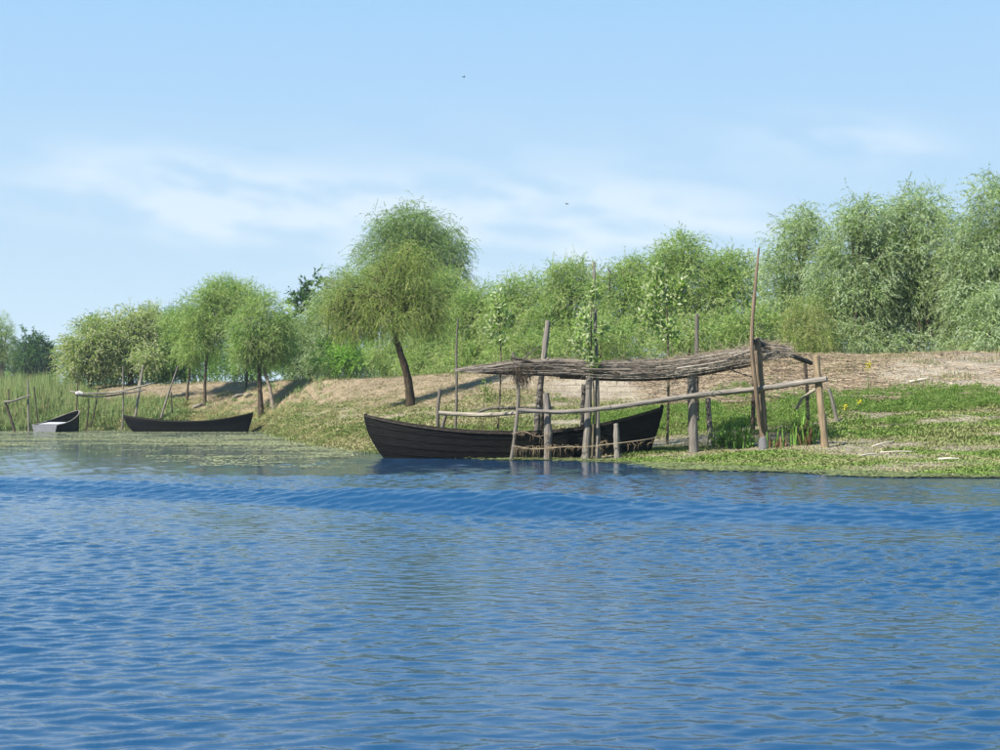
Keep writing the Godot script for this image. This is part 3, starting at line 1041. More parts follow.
	# tangle hanging down at the left corner, loose twigs along the eaves
	for k in 260:
		var x := 522.0 + r.randfn(0, 8.0)
		var p := px(x, 364 + r.randf() * 5.0, r.randf_range(36.0, 36.7)) - foot
		var drop := r.randf_range(0.15, 0.62) * exp(-pow((x - 521.0) / 13.0, 2))
		var sway := r.randfn(0, 0.09)
		one.tube([p, p + Vector3(sway * 0.4, -drop * 0.5, 0.03), p + Vector3(sway, -drop, r.randf_range(-0.05, 0.05))], [0.007, 0.006, 0.003], 3, Color(0.3, 0.24, 0.18) * r.randf_range(0.5, 1.2))
	for k in 120:
		var x := r.randf_range(540, 740)
		var e: Vector2 = edge.call(x)
		var p := px(x, e.y - 1.0, r.randf_range(36.0, 38.5)) - foot
		var drop := r.randf_range(0.05, 0.24)
		one.tube([p, p + Vector3(r.randfn(0, 0.05), -drop, r.randfn(0, 0.05))], [0.006, 0.003], 3, Color(0.24, 0.19, 0.15) * r.randf_range(0.5, 1.2))
	var roof := part(o, "brushwood_roof", one, M.weathered_wood)
	roof.set_meta("kind", "stuff")
	for q in sticks:
		part(roof, "stick", q, M.weathered_wood)

	# old rope with dry weeds caught on it, strung between the front posts
	var t := thing("weed_hung_rope", "sagging old rope hung with dry weeds between the front posts", "rope", foot)
	var rope := [[512, 446, 36.0], [530, 449, 35.95], [547, 448, 35.9], [566, 446, 35.9], [587, 447, 35.9], [606, 444, 35.9], [625, 442, 35.85], [648, 439, 36.0], [660, 436, 36.6]]
	bar(t, "rope_strand", rope, [1.8], Color(0.24, 0.2, 0.15), "straw")
	bar(t, "rope_strand", [[512, 434, 36.0], [524, 432, 36.0], [538, 436, 36.0], [547, 434, 36.0]], [2.4, 2, 1.6], Color(0.2, 0.16, 0.12), "straw")
	var wm := MB.new()
	for k in 190:
		var pick := r.randf()
		var x := r.randf_range(514, 552) if pick < 0.55 else (r.randf_range(552, 600) if pick < 0.85 else r.randf_range(600, 655))
		var y := 447.0 if r.randf() < 0.7 else 434.0
		if x > 552: y = 446.0
		if x > 600: y = 442.0
		var p := px(x, y + r.randf_range(-2, 2), 36.0 + r.randf_range(-0.1, 0.1)) - foot
		var drop := 0.03 + 0.34 * pow(r.randf(), 2.0) * (1.0 if x < 552 else 0.6)
		var sway := r.randfn(0, 0.07)
		wm.tube([p, p + Vector3(sway, -drop * 0.4, 0.02), p + Vector3(sway * 0.6, -drop, 0)], [0.006, 0.005, 0.003], 3, Color(0.27, 0.21, 0.14) * r.randf_range(0.4, 1.15))
	var dw := part(t, "dry_weeds", wm, M.straw)
	dw.set_meta("kind", "stuff")

	# posts that stand on their own
	var single := func(label: String, pts: Array, th: Array, col: Color) -> void:
		var b := px(pts[0][0], pts[0][1], pts[0][2])
		var e := thing("old_post", label, "post", Vector3(b.x, gy(b.x, b.z), b.z), "old posts on the landing")
		bar(e, "shaft", pts, th, col)
	single.call("short grey stump post just right of the thick front post", [[711, 445, 39.3], [709, 420, 39.3], [708, 398, 39.3]], [15, 15, 14], GREY)
	single.call("slanting grey stump post right of the shelter's end post", [[839, 431, 41.0], [834, 408, 41.0], [829, 389, 41.0]], [11, 11, 10], GREY * 0.95)
	var c := on_ground(763.5, 36.1)
	var cm := MB.new()
	cm.tube([Vector3(0, -0.1, 0), Vector3(0, 0.05, 0), Vector3(-0.01, 0.2, 0), Vector3(-0.01, 0.27, 0)], [0.12, 0.12, 0.11, 0.08], 10, Color(0.12, 0.12, 0.13), 0.1, r)
	var stone := top("footing_stone", cm, M.plain)
	stone.position = c
	tag(stone, "grey rounded stone at the foot of the tall bare pole", "stone")

func make_bay_poles() -> void:
	var f := px(18, 432, 78)
	f.y = 0
	var o := thing("crooked_pole_rack", "frame of crooked poles in the water at the left edge", "frame", f)
	bar(o, "post", [[15.5, 434, 77], [11, 420, 77], [5.5, 403, 77]], [16, 14, 12], DARK)
	bar(o, "post", [[29, 435, 77.2], [28.5, 410, 77.2], [28, 380, 77.2]], [12, 10, 8], GREY)
	bar(o, "post", [[9, 404, 77.5], [9, 396, 77.5], [8.5, 389, 77.5]], [8, 7, 6], DARK)
	bar(o, "crossbar", [[4.5, 402, 76.9], [14, 401, 76.9], [21, 398, 77], [30, 395.5, 77.1]], [13, 11, 10, 8], GREY)
	var p2 := thing("mooring_pole", "thin dark mooring pole leaning beside the grey skiff's left side", "pole", Vector3(px(38, 430, 79).x, 0, -79), "mooring poles in the bay")
	bar(p2, "shaft", [[39, 432, 79], [37, 412, 79], [34, 387, 79]], [9, 8, 7], DARK)
	f = px(112, 430, 81)
	f.y = gy(f.x, f.z)
	o = thing("pole_rack", "horizontal rack of grey poles on crooked stakes above the reeds", "rack", f)
	bar(o, "rail", [[70, 391.5, 80.5], [90, 394, 80.6], [118, 392, 80.8], [150, 384, 81.5]], [9, 10, 11, 9], PALE)
	bar(o, "rail", [[75, 395, 80.7], [100, 396.5, 80.7], [130, 393, 81], [146, 389.5, 81.4]], [9, 9, 9, 8], GREY)
	bar(o, "rail", [[88, 393, 80.3], [110, 393, 80.4], [128, 391, 80.6]], [7, 7, 6], PALE * 0.9)
	bar(o, "stake", [[74, 431, 80.6], [76, 412, 80.6], [78, 380, 80.6]], [9, 8, 7], DARK)
	bar(o, "stake", [[86, 432, 80.6], [88, 412, 80.6], [89, 397, 80.6]], [8, 8, 7], DARK)
	bar(o, "stake", [[91, 425, 80.9], [95, 408, 80.9], [98, 388, 80.9]], [7, 7, 6], DARK)
	bar(o, "stake", [[122, 430, 81], [123, 410, 81], [123, 366, 81]], [9, 8, 6], GREY)
	bar(o, "stake", [[134, 425, 81.4], [138, 400, 81.4], [143, 366, 81.4]], [16, 14, 10], PALE * 0.8)
	var km := MB.new()
	km.tube([px(76, 394, 80.4) - f, px(79, 393, 80.4) - f, px(83, 394, 80.4) - f], [0.1, 0.16, 0.08], 8, Color(0.5, 0.5, 0.5), 0.3, rng)
	part(o, "knotted_bundle", km, M.weathered_wood)
	# leaning stakes behind the far black boat
	var stakes := [["bare pole slanting strongly right behind the far black boat", [[161, 418, 82], [167, 398, 82], [178, 366, 82]], [12, 11, 8], GREY], ["short upright stake behind the strongly slanting pole", [[173, 418, 82.4], [172, 405, 82.4], [171, 392, 82.4]], [9, 8, 7], DARK]]
	for s in stakes:
		var b: Array = s[1][0]
		var q := px(b[0], b[1], b[2])
		var e := thing("leaning_pole", s[0], "pole", Vector3(q.x, gy(q.x, q.z), q.z), "poles behind the far boat")
		bar(e, "shaft", s[1], s[2], s[3])
	# driftwood on the bank behind the far boat
	var logs := [["forked grey driftwood log left of the two-stemmed tree, pointing down left", [[193.5, 407, 84], [200, 404.5, 84], [207, 402.5, 84.5]], [20, 18, 12], GREY], ["grey driftwood stump right beside the two-stemmed tree's trunk", [[233, 404, 84], [238, 401.5, 84], [243, 400.5, 84]], [20, 18, 12], GREY], ["dark rotting log lying between the two grey pieces of driftwood", [[203, 405, 84.6], [215, 404, 84.8], [229, 402, 85]], [24, 28, 22], DARK * 0.8], ["small pale driftwood stub nearest the two-stemmed tree's trunk", [[245, 403, 83.5], [248, 401, 83.5], [252, 400.5, 83.7]], [14, 14, 9], GREY]]
	for s in logs:
		var b: Array = s[1][0]
		var q := px(b[0], b[1], b[2])
		var shift := gy(q.x, q.z) + 0.05 - q.y
		var e := thing("driftwood_log", s[0], "log", Vector3(q.x, q.y, q.z), "driftwood behind the far boat")
		bar(e, "wood", s[1], s[2], s[3])
		e.position.y += clampf(shift, -0.4, 0.4)
	var post := on_ground(246, 86)
	var e2 := thing("leaning_pole", "thin bare stake left of the two-stemmed tree above the driftwood", "pole", post, "poles behind the far boat")
	var sm := MB.new()
	sm.tube([Vector3(0, -0.2, 0), Vector3(0.05, 0.7, 0), Vector3(0.02, 1.3, 0)], [0.05, 0.05, 0.04], 7, DARK, 0.2, rng)
	part(e2, "shaft", sm, M.weathered_wood)


# ---------------------------------------------------------------- small plants and things
func sapling(label: String, stem: Array, thick: Array, leafy: Array, count: int, size: float, cols: Array) -> void:
	var b := px(stem[0][0], stem[0][1], stem[0][2])
	var o := thing("sapling", label, "sapling", Vector3(b.x, gy(b.x, b.z), b.z), "leafy saplings around the shelter")
	bar(o, "stem", stem, thick, Color(0.24, 0.21, 0.15), "bark")
	var mb := MB.new()
	for k in count:
		var q: Array = leafy[rng.randi() % leafy.size()]
		var a := any_dir()
		var f := pow(rng.randf(), 0.6)
		var p := px(q[0] + a.x * q[2] * f, q[1] + a.y * q[3] * f, q[4] + a.z * q[2] * f / 41.0) - o.position
		var la := (Vector3.UP * 0.7 + any_dir()).normalized() * size * wind(0.7, 1.2)
		var side := la.cross(any_dir()).normalized() * size * 0.2
		mb.leaf(p, la, side, cols[rng.randi() % cols.size()] * wind(0.8, 1.2))
	part(o, "foliage", mb, M.leaf)

func make_saplings() -> void:
	var silver := [Color(0.29, 0.35, 0.17), Color(0.4, 0.44, 0.3), Color(0.2, 0.29, 0.09), Color(0.36, 0.41, 0.24)]
	sapling("young tree with silvery leaves just left of the shelter roof", [[497, 440, 38.6], [500, 390, 38.6], [501, 350, 38.6], [498, 300, 38.6]], [6, 5, 4, 2], [[497, 305, 7, 16, 38.6], [493, 325, 9, 14, 38.6], [503, 318, 9, 16, 38.6], [499, 340, 8, 8, 38.6]], 620, 0.13 * 1.1, silver)
	sapling("leafy shoot twined up the tall thin pole", [[592, 462, 36.1], [593, 400, 36.1], [591, 340, 36.1], [592, 285, 36.1]], [6, 5, 4, 2], [[588, 345, 9, 18, 36.1], [593, 365, 7, 10, 36.1], [584, 320, 8, 14, 36.1], [594, 296, 6, 16, 36.1], [577, 345, 6, 10, 36.1], [602, 330, 6, 14, 36.1]], 850, 0.13 * 1.1, silver)
	sapling("larger young tree with white-backed leaves above the roof's middle", [[667, 452, 39.9], [668, 400, 39.9], [668, 350, 39.9], [666, 280, 39.9]], [8, 7, 6, 3], [[655, 290, 15, 22, 39.9], [672, 300, 12, 24, 39.9], [650, 315, 13, 18, 39.9], [668, 330, 14, 16, 39.9], [660, 275, 8, 12, 39.9], [682, 290, 6, 16, 39.9]], 1500, 0.15 * 1.1, silver)
	sapling("small bright green shoot behind the boat's middle", [[482, 440, 40.5], [484, 410, 40.5], [486, 385, 40.5]], [3, 2, 1.5], [[485, 388, 9, 10, 40.5], [489, 400, 7, 8, 40.5]], 120, 0.09, [Color(0.125, 0.187, 0.039), Color(0.156, 0.218, 0.055)])

func tuft_mesh(blades: int, h: float, w: float, lean: float, r: RandomNumberGenerator) -> ArrayMesh:
	var mb := MB.new()
	for k in blades:
		var a := r.randf() * TAU
		var foot := Vector3(r.randfn(0, h * 1.1), 0, r.randfn(0, h * 1.1))
		var out := Vector3(cos(a), 0, sin(a))
		var side := Vector3(-sin(a), 0, cos(a)) * w * 0.5
		var hh := h * r.randf_range(0.55, 1.2)
		var l := lean * r.randf_range(0.2, 1.3)
		var m := foot + Vector3(0, hh * 0.6, 0) + out * hh * l * 0.35
		var t := foot + Vector3(0, hh * (1.0 - 0.3 * l), 0) + out * hh * l
		var v := r.randf_range(0.8, 1.2)
		var col := Color(v, v, v)
		mb.quad(foot - side, foot + side, m + side * 0.8, m - side * 0.8, col)
		mb.quad(m - side * 0.8, m + side * 0.8, t + side * 0.1, t - side * 0.1, col)
	return mb.mesh()

func place(x: float, y: float, z: float, s: float, tall := 1.0) -> Transform3D:
	return Transform3D(Basis(Vector3.UP, rng.randf() * TAU).scaled(Vector3(s, s * tall, s)), Vector3(x, y, z))

func make_grass() -> void:
	var r := RandomNumberGenerator.new()
	r.seed = 4
	var turf := []
	var tint := []
	var dry := []
	var dry_tint := []
	var flower := []
	var flower_tint := []
	var weed := []
	var weed_tint := []
	var straw := []
	var straw_tint := []
	var crest := []
	var crest_tint := []
	for k in 230000:
		var d := 25.0 * pow(4.4, rng.randf())
		var x := wind(-0.40, 0.40) * d
		var z := -d
		var g := ground(x, z)
		if g.z < -0.15 or g.y > 1.06:
			continue
		var gs := green_share(x, z, g)
		var sand := sand_share(x, z, g)
		var grow := 0.8 + d / 110.0
		if rng.randf() < gs * 1.15 * (1.0 - sand * 0.9):
			var c := Color(0.156, 0.183, 0.066).lerp(Color(0.117, 0.168, 0.047), rng.randf())
			var worn := n_mid.get_noise_2d(x * 0.45 + 70.0, z * 1.3) + 0.4 * n_fine.get_noise_2d(x, z) + sand * 0.5
			if x > 2.5: c = c.lerp(Color(0.135, 0.225, 0.045), 0.65)
			c = c.lerp(Color(0.3, 0.265, 0.155), clampf(worn * 2.0 + wind(-0.15, 0.45), 0.0, 0.95) * (1.0 if x < 2.5 else 0.62))
			turf.append(place(x, g.x - 0.01, z, grow * wind(0.6, 1.3), wind(0.3, 0.75) * (1.0 - 0.6 * sand)))
			tint.append(c)
			if x < 3.0 and g.y > 0.3 and rng.randf() < 0.10:
				flower.append(place(x, g.x + 0.06, z, wind(0.6, 1.2) * grow))
				flower_tint.append(Color(0.484, 0.468, 0.351))
		elif rng.randf() < 0.42 * (1.0 - sand * 0.9):
			dry.append(place(x, g.x - 0.01, z, grow * wind(0.5, 1.2), wind(0.3, 0.8)))
			dry_tint.append(Color(0.38, 0.325, 0.235).lerp(Color(0.29, 0.265, 0.155), rng.randf()))
		if x > 5.0 and g.y > 0.66 and g.y < 1.02 and rng.randf() < (0.45 if x < 12.0 else 0.08):
			straw.append(place(x, g.x + 0.01, z, wind(0.7, 2.2)))
			straw_tint.append(Color(0.351, 0.289, 0.211).lerp(Color(0.195, 0.148, 0.109), rng.randf()))
		# leafy weeds on the right and behind the shelter
		var patch := n_mid.get_noise_2d(x * 0.7 + 9.0, z * 0.7)
		var zone := Vector2((x - 12.5) / 5.2, (g.y - 0.67) / 0.085).length()
		var zone2 := Vector2((x - 6.0) / 3.5, (g.y - 0.5) / 0.17).length()
		if (zone < 0.95 + patch * 1.3 or zone2 < 0.6 + patch * 1.4) and rng.randf() < 0.42:
			weed.append(place(x, g.x, z, wind(0.5, 1.15), wind(0.6, 1.3)))
			weed_tint.append(Color(0.109, 0.195, 0.039).lerp(Color(0.187, 0.257, 0.070), rng.randf()))
		if (g.y > 0.94 and rng.randf() < 0.22 * (1.0 - sand)) or (x > 9.0 and g.y > 0.7 and n_mid.get_noise_2d(x * 1.3, z * 1.3 + 30.0) > 0.3 and rng.randf() < 0.5):
			crest.append(place(x, g.x - 0.02, z, wind(0.4, 0.9) * grow, wind(0.6, 1.3)))
			crest_tint.append(Color(0.101, 0.133, 0.043).lerp(Color(0.234, 0.211, 0.117), rng.randf() * (0.9 if x > 0 else 0.6)))
	for a in [["grass", tuft_mesh(15, 0.085, 0.016, 0.9, r), turf, tint, "short green turf covering the lower bank", "grass_blade"], ["dry_grass", tuft_mesh(13, 0.075, 0.015, 1.2, r), dry, dry_tint, "pale dry turf on the upper slope of the dyke", "grass_blade"], ["crest_grass", tuft_mesh(8, 0.2, 0.02, 0.6, r), crest, crest_tint, "taller ragged grass fringe along the dyke crest", "grass_blade"]]:
		var o := scatter(a[0], a[1], M[a[5]], a[2], a[3])
		add_child(o)
		tag(o, a[4], "", "", "stuff")
	# small pale flower heads
	var fm := MB.new()
	for k in 5:
		var a := TAU * k / 5.0
		var p := Vector3(cos(a) * 0.06, r.randf_range(-0.02, 0.05), sin(a) * 0.06)
		for q in 4:
			var b := TAU * q / 4.0 + a
			fm.leaf(p, Vector3(cos(b), 0.25, sin(b)) * 0.028, Vector3(-sin(b), 0.1, cos(b)) * 0.011, Color.WHITE)
	var fo := scatter("meadow_flowers", fm.mesh(), M.petal, flower, flower_tint)
	add_child(fo)
	tag(fo, "tiny whitish flowers sprinkled over the turf left of the shelter", "", "", "stuff")
	# leafy weeds: rosettes of broad leaves
	var wm := MB.new()
	for k in 34:
		var a := r.randf() * TAU
		var o2 := Vector3(cos(a), r.randf_range(0.4, 2.0), sin(a)).normalized()
		var p := Vector3(r.randfn(0, 0.1), r.randf_range(0.02, 0.18), r.randfn(0, 0.1))
		var v := r.randf_range(0.75, 1.25)
		wm.leaf(p, o2 * r.randf_range(0.05, 0.1), o2.cross(any_dir()).normalized() * 0.013, Color(v, v, v))
	var wo := scatter("leafy_weeds", wm.mesh(), M.leaf, weed, weed_tint)
	add_child(wo)
	tag(wo, "bright green leafy weeds spreading below the sandy slope", "", "", "stuff")
	var st := MB.new()
	for k in 5:
		var a := r.randf() * TAU
		var p := Vector3(r.randfn(0, 0.12), 0.01, r.randfn(0, 0.12))
		var e := Vector3(cos(a), r.randf_range(-0.05, 0.25), sin(a)) * r.randf_range(0.06, 0.17)
		st.tube([p - e, p + e], [0.006, 0.005], 4, Color.WHITE * r.randf_range(0.7, 1.1))
	var so := scatter("dry_stalks", st.mesh(), M.straw, straw, straw_tint)
	add_child(so)
	tag(so, "litter of dry broken stalks on the upper bank", "", "", "stuff")

func make_reeds() -> void:
	var r := RandomNumberGenerator.new()
	r.seed = 6
	var mb := MB.new()
	for k in 9:
		var a := r.randf() * TAU
		var foot := Vector3(r.randfn(0, 0.12), 0, r.randfn(0, 0.12))
		var hh := r.randf_range(0.6, 1.05)
		var lean := Vector3(cos(a), 0, sin(a)) * r.randf_range(0.02, 0.16)
		var side := Vector3(-sin(a + 0.7), 0, cos(a + 0.7)) * 0.009
		var v := r.randf_range(0.75, 1.25)
		var col := Color(v, v, v)
		var m := foot + Vector3(0, hh * 0.55, 0) + lean * 0.4
		var t := foot + Vector3(0, hh, 0) + lean * 1.5
		mb.quad(foot - side, foot + side, m + side * 0.9, m - side * 0.9, col)
		mb.quad(m - side * 0.9, m + side * 0.9, t + side * 0.1, t - side * 0.1, col)
		for l in 2:
			var b := r.randf() * TAU
			var p := foot.lerp(m, r.randf_range(0.4, 1.0))
			var out := Vector3(cos(b) * 0.14, r.randf_range(0.1, 0.22), sin(b) * 0.14)
			mb.leaf(p, out, Vector3(-sin(b), 0, cos(b)) * 0.016, col)
	var mesh := mb.mesh()
	var where := []
	var tint := []
	for k in 26000:
		var x := wind(-50, -8)
		var z := wind(-92, -73)
		var g := ground(x, z)
		if g.z < -0.5 or g.z > 9.0:
			continue
		var xp := 500.0 + x / -z * FOCAL
		var tall := lerpf(2.0, 1.0, smoothstep(45.0, 110.0, xp)) if xp < 125.0 else lerpf(1.0, 0.45, smoothstep(125.0, 185.0, xp))
		if xp > 60.0: tall *= 0.88
		if xp > 185.0:
			if rng.randf() > 0.12 or xp > 330.0: continue
			tall = 0.4
		if g.z > 5.0 and xp > 100.0: continue
		tall *= 0.8 + 0.35 * n_mid.get_noise_2d(x * 0.8, z * 0.8) + wind(-0.15, 0.15)
		tall *= smoothstep(-0.8, 1.6, g.z) * 0.65 + 0.35
		where.append(place(x, minf(g.x, 0.4) - 0.05 if g.x < 0.0 else g.x - 0.05, z, wind(0.9, 1.3), tall))
		var c := Color(0.156, 0.226, 0.078).lerp(Color(0.218, 0.281, 0.125), rng.randf())
		if rng.randf() < 0.2: c = Color(0.281, 0.250, 0.133)
		tint.append(c)
	# a few stems in front of the far boat's bow
	for k in 26:
		var x := px(wind(138, 182), 430, 78.6).x
		where.append(place(x, -0.05, -78.6 + wind(-0.3, 0.3), 0.6, wind(0.35, 0.95)))
		tint.append(Color(0.234, 0.250, 0.109))
	var o := scatter("reeds", mesh, M.grass_blade, where, tint)
	add_child(o)
	tag(o, "tall light green reeds at the left shore of the bay", "", "", "stuff")

func make_algae() -> void:
	# floating mats: small flat leaves drifting on the calm water
	var r := RandomNumberGenerator.new()
	r.seed = 8
	var mb := MB.new()
	for k in 14:
		var c := Vector3(r.randfn(0, 0.16), 0.006 + 0.0012 * k, r.randfn(0, 0.16))
		var n := 6
		var k0 := mb.v.size()
		var rad := r.randf_range(0.015, 0.045)
		var v := r.randf_range(0.75, 1.25)
		for q in n:
			var a := TAU * q / n
			mb.v.append(c + Vector3(cos(a), 0, sin(a)) * rad * r.randf_range(0.7, 1.3) + Vector3(0, r.randf() * 0.006, 0))
			mb.n.append(Vector3.UP)
			mb.c.append(Color(v, v, v))
			mb.uv.append(Vector2.ZERO)
		for q in n - 2:
			mb.i.append_array(PackedInt32Array([k0, k0 + q + 1, k0 + q + 2]))
	var where := []
	var tint := []
	for k in 150000:
		var d := 27.0 * pow(3.0, rng.randf())
		var x := wind(-0.36, 0.36) * d
		var z := -d
		var s := near_line(Vector2(x, z), SHORE)
		var off: float = -s[0]
		if off < -0.6:
			continue
		var xp := 500.0 + x / d * FOCAL
		var yp := 408.0 + 1.25 / d * FOCAL
		var streak := n_soft.get_noise_2d(x * 0.9, z * 2.2) + 0.5 * n_mid.get_noise_2d(x * 0.6, z * 1.2)
		var p := 0.0
		if x < -3.0:
			var lim := lerpf(452.0, 469.0, smoothstep(0.0, 270.0, xp)) - 14.0 * smoothstep(335.0, 365.0, xp)
			var inner := smoothstep(lim + 2.0, lim - 9.0, yp + streak * 9.0)
			p = inner * clampf(0.12 + streak * 1.2, 0.02, 1.0)
			if yp < 446.0: p = maxf(p, 0.26 + streak * 0.9)
			# clear water that mirrors the bank
			if xp > 55.0 and yp > 445.5 and yp < 461.0: p *= 0.12 if xp < 285.0 else 0.45
			if xp > 100.0 and xp < 230.0 and yp > 434.0 and yp < 439.0: p *= 0.35
			if xp > 275.0 and yp > 458.0 and yp < 467.0: p *= 0.25
		else:
			p = smoothstep(1.5, -0.2, off + streak * 1.8) * 0.5
		if rng.randf() > p:
			continue
		where.append(place(x, 0.002, z, wind(0.7, 1.3), wind(0.6, 1.5)))
		var c := Color(0.165, 0.19, 0.085).lerp(Color(0.215, 0.225, 0.135), rng.randf())
		if x > -3.0: c = c.lerp(Color(0.109, 0.148, 0.039), 0.6)
		tint.append(c)
	var o := scatter("floating_algae", mb.mesh(), M.plain, where, tint)
	add_child(o)
	tag(o, "pale green floating weed mats on the calm bay water", "", "", "stuff")

func make_small_things() -> void:
	# flowering plants
	var plants := [["tall plant topped with a yellow flower cluster against the sandy slope", 868, 39.5, 1.45, 8.0, 366.0], ["yellow-flowered plant lower down, left of the leafy weeds", 860, 38.0, 0.5, 7.0, 402.0], ["small yellowish flower head beside the slanting stump post", 846, 38.2, 0.42, 6.0, 406.0]]
	for a in plants:
		var foot := on_ground(a[1], a[2])
		var o := thing("yellow_flower_plant", a[0], "plant", foot, "yellow-flowered plants")
		var tip := px(a[1], a[5], a[2]) - foot
		tip.y = maxf(tip.y, 0.3)
		var sm := MB.new()
		sm.tube(smooth([Vector3(0.03, -0.05, 0), tip * 0.5 + Vector3(0.02, 0, 0), tip], 3), smooth_f([0.012, 0.009, 0.006], 3), 5, Color(0.13, 0.2, 0.06))
		part(o, "stem", sm, M.leaf)
		var lm := MB.new()
		for k in 34:
			var f := rng.randf() * 0.8
			var out := any_dir()
			out.y = absf(out.y) * 0.6
			lm.leaf(tip * f, out * wind(0.08, 0.17), out.cross(Vector3.UP).normalized() * 0.018, Color(0.12, 0.2, 0.05) * wind(0.8, 1.3))
		part(o, "leaves", lm, M.leaf).set_meta("kind", "stuff")
		var fm := MB.new()
		for k in (90 if a[4] > 7.5 else 45):
			var q := any_dir() * pow(rng.randf(), 0.5)
			var p := tip + Vector3(q.x * 0.11, q.y * 0.15, q.z * 0.11) * (1.0 if a[4] > 7.5 else 0.75)
			var out := any_dir()
			fm.leaf(p, out * 0.04, out.cross(any_dir()).normalized() * 0.014, Color(0.48, 0.42, 0.03) * wind(0.6, 1.1))
		part(o, "flower_head", fm, M.petal).set_meta("kind", "stuff")
	# clumps at the landing
	var clumps := [["clump of tall sedge with brown dead stems inside the end post", 805, 36.3, 0.95, 90, true], ["dark leafy clump left of the tall bare pole's foot", 742, 37.0, 0.75, 70, false], ["brown dead stems beside the tall bare pole's foot", 776, 36.2, 0.5, 36, true], ["leafy clump behind the short stump post", 722, 37.8, 0.6, 60, false]]
	for a in clumps:
		var foot := on_ground(a[1], a[2])
		var o := thing("sedge_clump", a[0], "plant", foot, "plant clumps at the landing")
		var mb := MB.new()
		var dead := MB.new()
		for k in int(a[4]):
			var ang := rng.randf() * TAU
			var p := Vector3(rng.randfn(0, 0.16), 0, rng.randfn(0, 0.16))
			var h: float = a[3] * wind(0.4, 1.05)
			var out := Vector3(cos(ang), 0, sin(ang)) * h * wind(0.05, 0.45)
			var side := Vector3(-sin(ang), 0, cos(ang)) * wind(0.010, 0.02)
			var brown: bool = a[5] and rng.randf() < 0.55
			var col := Color(0.13, 0.08, 0.045) * wind(0.6, 1.3) if brown else Color(0.1, 0.2, 0.04) * wind(0.7, 1.3)
			if brown: h *= 0.65
			var m := p + out * 0.35 + Vector3(0, h * 0.6, 0)
			var t := p + out + Vector3(0, h, 0)
			var q := dead if brown else mb
			q.quad(p - side, p + side, m + side, m - side, col)
			q.quad(m - side, m + side, t + side * 0.1, t - side * 0.1, col)
			if not brown and not a[5]:
				for l in 3:
					var o3 := any_dir()
					q.leaf(m + o3 * 0.05, o3 * wind(0.08, 0.15), o3.cross(Vector3.UP).normalized() * 0.025, col)
		if mb.v.size(): part(o, "green_leaves", mb, M.grass_blade).set_meta("kind", "stuff")
		if dead.v.size(): part(o, "dead_stems", dead, M.straw).set_meta("kind", "stuff")
	# sticks lying on the right bank
	var sticks := [["pale stick lying on the grass nearest the water at the right", 938, 958, 31.5, 3.5, PALE * 1.25], ["thin pale stick slanting up from the bare patch at the right", 872, 893, 35.5, 3.0, PALE], ["thin pale stick below the bare patch, pointing down left", 860, 876, 33.0, 2.5, PALE * 0.9], ["long thin dry stalk lying across the grass right of the end post", 880, 912, 33.6, 2.2, PALE], ["pale dead branch on the sandy crest at the right", 910, 930, 47.0, 5.0, PALE * 1.1], ["short pale stick with a sawn orange end beside the sedge clump", 784, 794, 36.4, 5.0, Color(0.5, 0.34, 0.17)]]
	var rise := [3.0, 10.0, 6.0, 1.5, 4.0, 6.0]
	for k in sticks.size():
		var a: Array = sticks[k]
		var p := on_ground(a[1], a[3])
		var q := on_ground(a[2], a[3] + rise[k] * 0.05)
		if k == 5: q.y += 0.2
		var o := thing("fallen_stick", a[0], "stick", p, "sticks lying on the right bank")
		var mb := MB.new()
		var e := q - p
		mb.tube(smooth([Vector3(0, 0.03, 0), e * 0.5 + Vector3(0, 0.05, 0.02), e + Vector3(0, 0.04, 0)], 3), smooth_f([a[4] * 0.008, a[4] * 0.007, a[4] * 0.004], 3), 6, a[5], 0.15, rng)
		part(o, "wood", mb, M.straw)
	# litter
	var lp := on_ground(421, 42.5)
	var lm := MB.new()
	var pts := []
	for k in 10:
		var a := TAU * k / 10.0
		pts.append(Vector3(cos(a) * 0.13 * wind(0.7, 1.2), wind(0.03, 0.07), sin(a) * 0.09 * wind(0.7, 1.2)))
	for k in 10:
		var a: Vector3 = pts[k]
		var b: Vector3 = pts[(k + 1) % 10]
		lm.quad(Vector3(a.x, 0, a.z), Vector3(b.x, 0, b.z), b, a, Color(0.75, 0.75, 0.74))
		lm.quad(a, b, Vector3(b.x * 0.3, 0.12, b.z * 0.3), Vector3(a.x * 0.3, 0.11, a.z * 0.3), Color(0.75, 0.75, 0.74))
	var bag := top("plastic_bag", lm, M.plain)
	bag.position = lp
	tag(bag, "small crumpled white bag on the grass behind the boat's bow", "litter")
	# birds
	bird("tiny bird flying high in the sky, left of centre", px(463.5, 77, 120), 0.5, 0.30, true)
	bird("tiny bird flying low in the sky above the light green willows", px(567, 204, 120), -0.8, 0.34, true)
	bird("dark bird perched on a twig above the willows right of the thin pole", px(609.5, 271, 61), 2.2, 0.3, false)

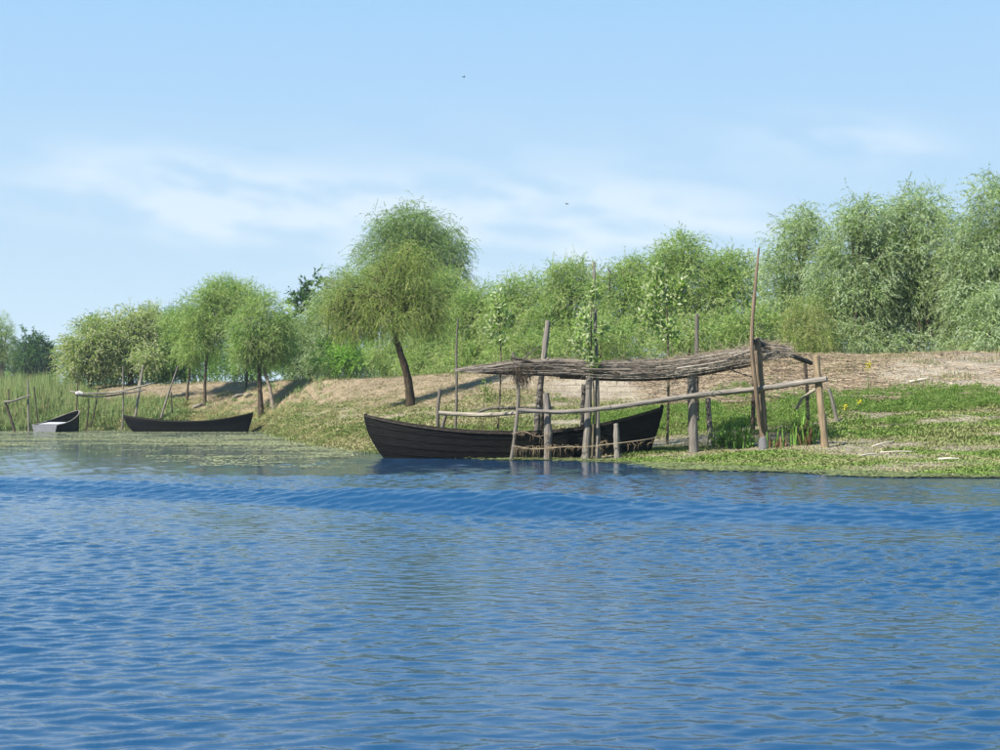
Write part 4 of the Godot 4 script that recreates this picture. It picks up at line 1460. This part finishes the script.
func bird(label: String, at: Vector3, turn: float, span: float, flying: bool) -> void:
	var o := thing("bird", label, "bird", at, "birds")
	var dark := Color(0.03, 0.03, 0.035)
	var mb := MB.new()
	var s := span
	var tilt := 0.0 if flying else 0.9
	var f := Vector3(cos(tilt), sin(tilt), 0)
	mb.tube([f * -0.5 * s, f * -0.25 * s, f * 0.0, f * 0.25 * s, f * 0.34 * s, f * 0.42 * s, f * 0.47 * s, f * 0.56 * s], [0.02 * s, 0.08 * s, 0.13 * s, 0.1 * s, 0.075 * s, 0.085 * s, 0.05 * s, 0.004], 8, dark)
	part(o, "body", mb, M.plain)
	for side in [-1.0, 1.0]:
		var wm := MB.new()
		var r0 := f * 0.2 * s + Vector3(0, 0.04 * s, side * 0.06 * s)
		if flying:
			var mid := r0 + Vector3(0.02 * s, 0.12 * s, side * 0.45 * s)
			var tip := r0 + Vector3(-0.35 * s, 0.2 * s, side * 0.95 * s)
			wm.quad(r0, mid, mid + Vector3(-0.22 * s, 0, 0), r0 + Vector3(-0.3 * s, 0, 0), dark)
			wm.quad(mid, tip, tip + Vector3(-0.03 * s, 0, 0), mid + Vector3(-0.22 * s, 0, 0), dark)
		else:
			wm.leaf(r0, f * -0.6 * s + Vector3(0, 0, side * 0.03 * s), Vector3(0, 0.06 * s, side * 0.06 * s), dark)
		part(o, "wing", wm, M.plain)
	var tm := MB.new()
	tm.leaf(f * -0.4 * s, f * -0.4 * s, Vector3(0, 0, 0.1 * s), dark)
	part(o, "tail", tm, M.plain)
	o.rotation.y = turn
	if not flying:
		var pm := MB.new()
		pm.tube([Vector3(0.02, -0.85, 0), Vector3(0, -0.4, 0.02), Vector3(0.0, -0.1, 0)], [0.03, 0.02, 0.012], 5, Color(0.1, 0.08, 0.06))
		var tw := top("bare_twig", pm, M.bark)
		tw.position = at
		tag(tw, "bare twig poking out of the willows under the perched bird", "twig")


func _ready() -> void:
	rng.seed = 2024
	n_soft.seed = 1; n_soft.frequency = 0.09; n_soft.fractal_octaves = 3
	n_mid.seed = 2; n_mid.frequency = 0.35; n_mid.fractal_octaves = 4
	n_fine.seed = 3; n_fine.frequency = 1.6; n_fine.fractal_octaves = 3
	for c in CREST:
		crest2.append(Vector2(c.x, c.z))
	make_camera_and_light()
	make_materials()
	make_ground()
	make_water()
	make_trees()
	make_boats()
	make_shelter()
	make_bay_poles()
	make_saplings()
	make_grass()
	make_reeds()
	make_algae()
	make_small_things()
